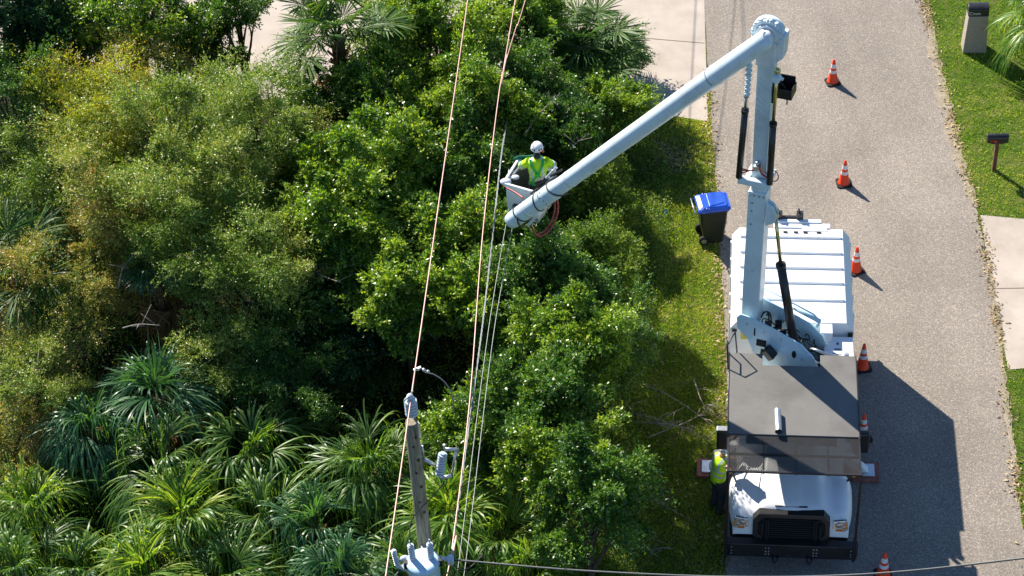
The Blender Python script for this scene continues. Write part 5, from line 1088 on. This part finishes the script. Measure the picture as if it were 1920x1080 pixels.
def person(loc, rz, label, pose, group=None):
    """local frame: facing +Y, feet on z=0; pose gives joint positions"""
    t = empty('person', loc, label, 'person', group, rz); p = {k: Vector(v) for k, v in pose['j'].items()}
    J = {'pelvis': (p['pelvis'], .125), 'waist': (p['pelvis'].lerp(p['chest'], .45), .12), 'chest': (p['chest'], .145), 'neckb': (p['neck'] - (p['neck'] - p['chest']) * .25, .075), 'neck': (p['neck'], .058), 'jaw': (p['head'] + Vector((0, .035, -.085)), .055), 'head': (p['head'], .085), 'crown': (p['head'] + Vector((0, -.005, .06)), .08)}
    Eg = [('pelvis', 'waist'), ('waist', 'chest'), ('chest', 'neckb'), ('neckb', 'neck'), ('neck', 'head'), ('head', 'crown'), ('head', 'jaw')]
    for s, S in ((-1, 'l'), (1, 'r')):
        J[S + 'sh'] = (p[S + 'sh'], .062); J[S + 'el'] = (p[S + 'el'], .043); J[S + 'mid'] = (p[S + 'el'].lerp(p[S + 'wr'], .4), .040); J[S + 'wrist'] = (p[S + 'wr'], .028)
        Eg += [('chest', S + 'sh'), (S + 'sh', S + 'el'), (S + 'el', S + 'mid'), (S + 'mid', S + 'wrist')]
        hand(J, Eg, p[S + 'wr'], p[S + 'wr'] - p[S + 'el'], pose.get('pn', (0, 0, -1)), S, side=s)
        J[S + 'hip'] = (p['pelvis'] + Vector((s * .09, 0, -.06)), .095); J[S + 'kn'] = (p[S + 'kn'], .06); J[S + 'calf'] = (p[S + 'kn'].lerp(p[S + 'an'], .3), .058); J[S + 'an'] = (p[S + 'an'], .042); J[S + 'toe'] = (p[S + 'an'] + Vector((0, .15, -.05)), .035)
        Eg += [('pelvis', S + 'hip'), (S + 'hip', S + 'kn'), (S + 'kn', S + 'calf'), (S + 'calf', S + 'an'), (S + 'an', S + 'toe')]
    body = skin_mesh('body', J, Eg, M['skin'], t, 'pelvis')
    # face: nose, ears, eyes, mouth as small features on the head
    h = p['head']; b = MB(); b.ball(h + Vector((0, .092, -.01)), .016, (.8, 1, 1.4), 8)
    for s in (-1, 1): b.ball(h + Vector((s * .083, -.005, -.01)), .022, (.4, .8, 1.3), 8)
    b.obj('nose_and_ears', M['skin'], t)
    b = MB()
    for s in (-1, 1): b.ball(h + Vector((s * .03, .082, .015)), .009, n=8)
    b.obj('eyes', M['darkgap'], t); b = MB(); b.ball(h + Vector((0, .085, -.055)), .02, (1, .35, .3), 8); b.obj('mouth', M['redpad'], t)
    b = MB(); b.ball(h + Vector((0, -.022, .03)), .098, (.95, 1, 1.0), 14); b.obj('hair', M['hair'], t)
    return t, p
def sleeve(name, a, b_, r0, r1, m, parent, up=.0):
    q = MB(); a, b_ = Vector(a), Vector(b_); n = 6; q.tube([a.lerp(b_, i / n) for i in range(n + 1)], [r0 + (r1 - r0) * i / n + (.006 if i == n else 0) + .004 * math.sin(i * 2.3) for i in range(n + 1)], 16); return q.obj(name, m, parent)

# --- worker in the bucket, back to the camera
wl = (C0 + ba * .30 + bb2 * .36) + Vector((.12, 0, 0)); wl.z = BZ + .03
DZ = Vector((0, .0, -.19))
pose = dict(j=dict(pelvis=(0, 0, .96), chest=(0, .03, 1.30), neck=(0, .05, 1.50), head=(.01, .09, 1.63), lsh=(-.19, .04, 1.40), rsh=(.19, .04, 1.40), lel=(-.33, .16, 1.20), rel=(.33, .14, 1.20), lwr=(-.24, .38, 1.12), rwr=(.25, .36, 1.12), lkn=(-.11, .04, .5), rkn=(.11, .04, .5), lan=(-.12, -.02, .09), ran=(.12, -.02, .09)))
for k_ in pose['j']:
    if k_[1:] not in ('kn', 'an'): pose['j'][k_] = tuple(Vector(pose['j'][k_]) + DZ + Vector((0, .06 if k_ in ('head', 'neck') else .02, 0)))
    elif k_[1:] == 'kn': pose['j'][k_] = tuple(Vector(pose['j'][k_]) + Vector((0, .17, -.03)))
wk, p = person(wl, R(-4), 'worker in the raised bucket seen from behind, white helmet, hi-vis shirt and green harness', pose)
def hv(c):
    x, z = abs(c.x), c.z
    if .085 < x < .135: return 1
    return 0
rings = [((0, .0, .88), (.17, 0, 0), (0, .125, 0)), ((0, .0, .98), (.172, 0, 0), (0, .13, 0)), ((0, .01, 1.08), (.172, 0, 0), (0, .128, 0)), ((0, .02, 1.18), (.185, 0, 0), (0, .135, 0)), ((0, .03, 1.28), (.20, 0, 0), (0, .142, 0)), ((0, .035, 1.36), (.215, 0, 0), (0, .14, 0)), ((0, .04, 1.42), (.20, 0, 0), (0, .12, 0)), ((0, .045, 1.455), (.145, 0, 0), (0, .095, 0)), ((0, .05, 1.485), (.085, 0, 0), (0, .075, 0))]
rings = [(Vector(c) + DZ + Vector((0, .02, 0)), u, v) for c, u, v in rings]
sh = torso('shirt', rings, None, wk, n=48, mfun=hv, mats=[M['hivis'], M['silver']])
for S, s in (('l', -1), ('r', 1)):
    a = p[S + 'sh']; e = p[S + 'el']; q = a.lerp(e, .0); sleeve('sleeve', q + Vector((-s * .04, 0, .01)), a.lerp(e, .98), .092, .075, M['hivis'], sh)
    sleeve('sleeve_band', a.lerp(e, .60), a.lerp(e, .84), .088, .080, M['silver'], sh)
torso('trousers', [((0, .02, .5), (.2, 0, 0), (0, .11, 0)), ((0, 0, .68), (.19, 0, 0), (0, .13, 0)), ((0, .02, .78), (.165, 0, 0), (0, .12, 0))], M['trousers'], wk)
for s in (-1, 1):
    sleeve('trouser_leg', (s * .10, .0, .72), (s * .115, .21, .46), .11, .085, M['trousers'], wk); sleeve('trouser_leg', (s * .115, .21, .48), (s * .12, -.01, .08), .088, .07, M['trousers'], wk)
    b = MB(); b.box(s * .12 - .05, s * .12 + .05, -.09, .18, 0, .09); b.obj('boot', M['boots'], wk, .02)
b = MB()
for pth in ([(-.13, -.0, 1.49), (-.10, -.105, 1.38), (0, -.125, 1.19), (.10, -.12, 1.02), (.15, -.09, .92)], [(.13, -.0, 1.49), (.10, -.105, 1.38), (0, -.125, 1.19), (-.10, -.12, 1.02), (-.15, -.09, .92)]):
    P2 = catmull(pth, 6)
    for u, v in zip(P2, P2[1:]): b.bar(u, v + (v - u) * .15, .05, .012, up=(0, -1, .1))
b.bar((-.05, -.135, 1.19), (.05, -.135, 1.19), .07, .02, up=(0, -1, 0))
ringp = [Vector((.178 * math.cos(a), .137 * math.sin(a), .93 + .02 * math.sin(3 * a))) for a in [2 * math.pi * i / 28 for i in range(29)]]
for u, v in zip(ringp, ringp[1:]): b.bar(u, v, .012, .06)
hn = b.obj('harness', M['greenstrap'], wk); hn.location = DZ + Vector((0, .02, 0))
def helmet(t, h, m):
    b = MB(); n = 24; rg = []
    for k in range(9):
        th = math.pi / 2 * k / 8.3; rg.append([h + Vector((.125 * math.cos(a) * math.cos(th), .145 * math.sin(a) * math.cos(th), .02 + .125 * math.sin(th))) for a in [2 * math.pi * i / n for i in range(n)]])
    rg.insert(0, [h + Vector((.132 * math.cos(a), .155 * math.sin(a) + (.03 if math.sin(a) > .3 else 0), .008)) for a in [2 * math.pi * i / n for i in range(n)]])
    b.loft(rg); o = b.obj('helmet', m, t)
    b = MB()
    for x, y in ((-.095, -.10), (.095, -.10), (-.05, -.135), (.05, -.135)): b.ball(h + Vector((x, y, .055)), .016, n=8)
    b.obj('helmet_vent', M['darkgap'], o); b = MB(); b.bar(h + Vector((0, -.14, .06)), h + Vector((0, .0, .148)), .035, .012); b.obj('helmet_ridge', m, o)
helmet(wk, p['head'] + Vector((0, 0, .035)), M['helmet'])
b = MB(); b.ball(p['head'] + Vector((.115, .0, -.03)), .035, (.7, 1, 1.3), 10); b.obj('ear_defender', M['orange'], wk)
b = MB(); b.ball(p['neck'] + Vector((0, -.03, .03)), .072, (1.1, .9, .9), 12); b.obj('neck_cloth', M['trousers'], wk)

# --- worker standing between the verge and the truck
wl2 = at(1345, 952); wl2.z = .02
pose = dict(j=dict(pelvis=(0, 0, .95), chest=(0, .06, 1.28), neck=(0, .10, 1.47), head=(.02, .16, 1.60), lsh=(-.19, .07, 1.38), rsh=(.19, .07, 1.38), lel=(-.24, .16, 1.12), rel=(.26, .22, 1.14), lwr=(-.14, .38, 1.10), rwr=(.22, .46, 1.12), lkn=(-.10, .05, .5), rkn=(.12, .03, .5), lan=(-.11, .0, .09), ran=(.14, -.04, .09)))
w2_, p = person(wl2, R(-62), 'worker in yellow vest and dark trousers standing by the truck door, head behind the mirror', pose)
def hv2(c): return 1 if (1.02 < c.z < 1.07 or 1.15 < c.z < 1.20 or (.075 < abs(c.x) < .125 and c.z > 1.2)) else 0
rings = [((0, .0, .82), (.185, 0, 0), (0, .135, 0)), ((0, .0, .92), (.182, 0, 0), (0, .137, 0))] + [((0, .01 + .05 * (z - 1) / .4, z), (.182 + .03 * (z - 1) / .4, 0, 0), (0, .138, 0)) for z in (1.0, 1.02, 1.07, 1.1, 1.15, 1.2, 1.28, 1.36)] + [((0, .075, 1.41), (.19, 0, 0), (0, .115, 0)), ((0, .085, 1.44), (.13, 0, 0), (0, .09, 0)), ((0, .09, 1.465), (.08, 0, 0), (0, .07, 0))]
sh = torso('vest', rings, None, w2_, n=48, mfun=hv2, mats=[M['hivis'], M['silver']])
for S, s in (('l', -1), ('r', 1)):
    a = p[S + 'sh']; e = p[S + 'el']; sleeve('sleeve', a + Vector((-s * .03, 0, .02)), a.lerp(e, 1.0), .085, .068, M['greyshirt'], w2_); sleeve('sleeve', e, e.lerp(p[S + 'wr'], .85), .066, .045, M['greyshirt'], w2_)
    k, an = p[S + 'kn'], p[S + 'an']; sleeve('trouser_leg', (s * .095, 0, .9), k, .125, .088, M['trousers'], w2_); sleeve('trouser_leg', k + Vector((0, 0, .02)), an, .09, .072, M['trousers'], w2_)
    b = MB(); b.box(an.x - .05, an.x + .05, an.y - .10, an.y + .19, 0, .10); b.obj('boot', M['boots'], w2_, .025)
helmet(w2_, p['head'] + Vector((0, 0, .035)), M['helmet'])

for o in list(bpy.data.objects):
    if o.type == 'MESH' and o.name.split('.')[0] in ('plate_opening', 'side_stake', 'cabinet_lock', 'jib_plate', 'bolt', 'roof_rib', 'tow_hook', 'plate_bolt', 'marker_light', 'wiper', 'mirror_arm', 'amber_lens', 'headlight_lens', 'knot', 'bushing', 'tank_lug', 'black_strap', 'rivet', 'boom_band', 'boom_bolt', 'rear_latch', 'grab_rail', 'turret_pin', 'ring_lug', 'eyes', 'helmet_vent', 'control_console', 'jumper_wire', 'platform_frame', 'bucket_rim', 'jib_bracket', 'hose_fitting', 'scuff_mark') and o.parent: split_loose(o)
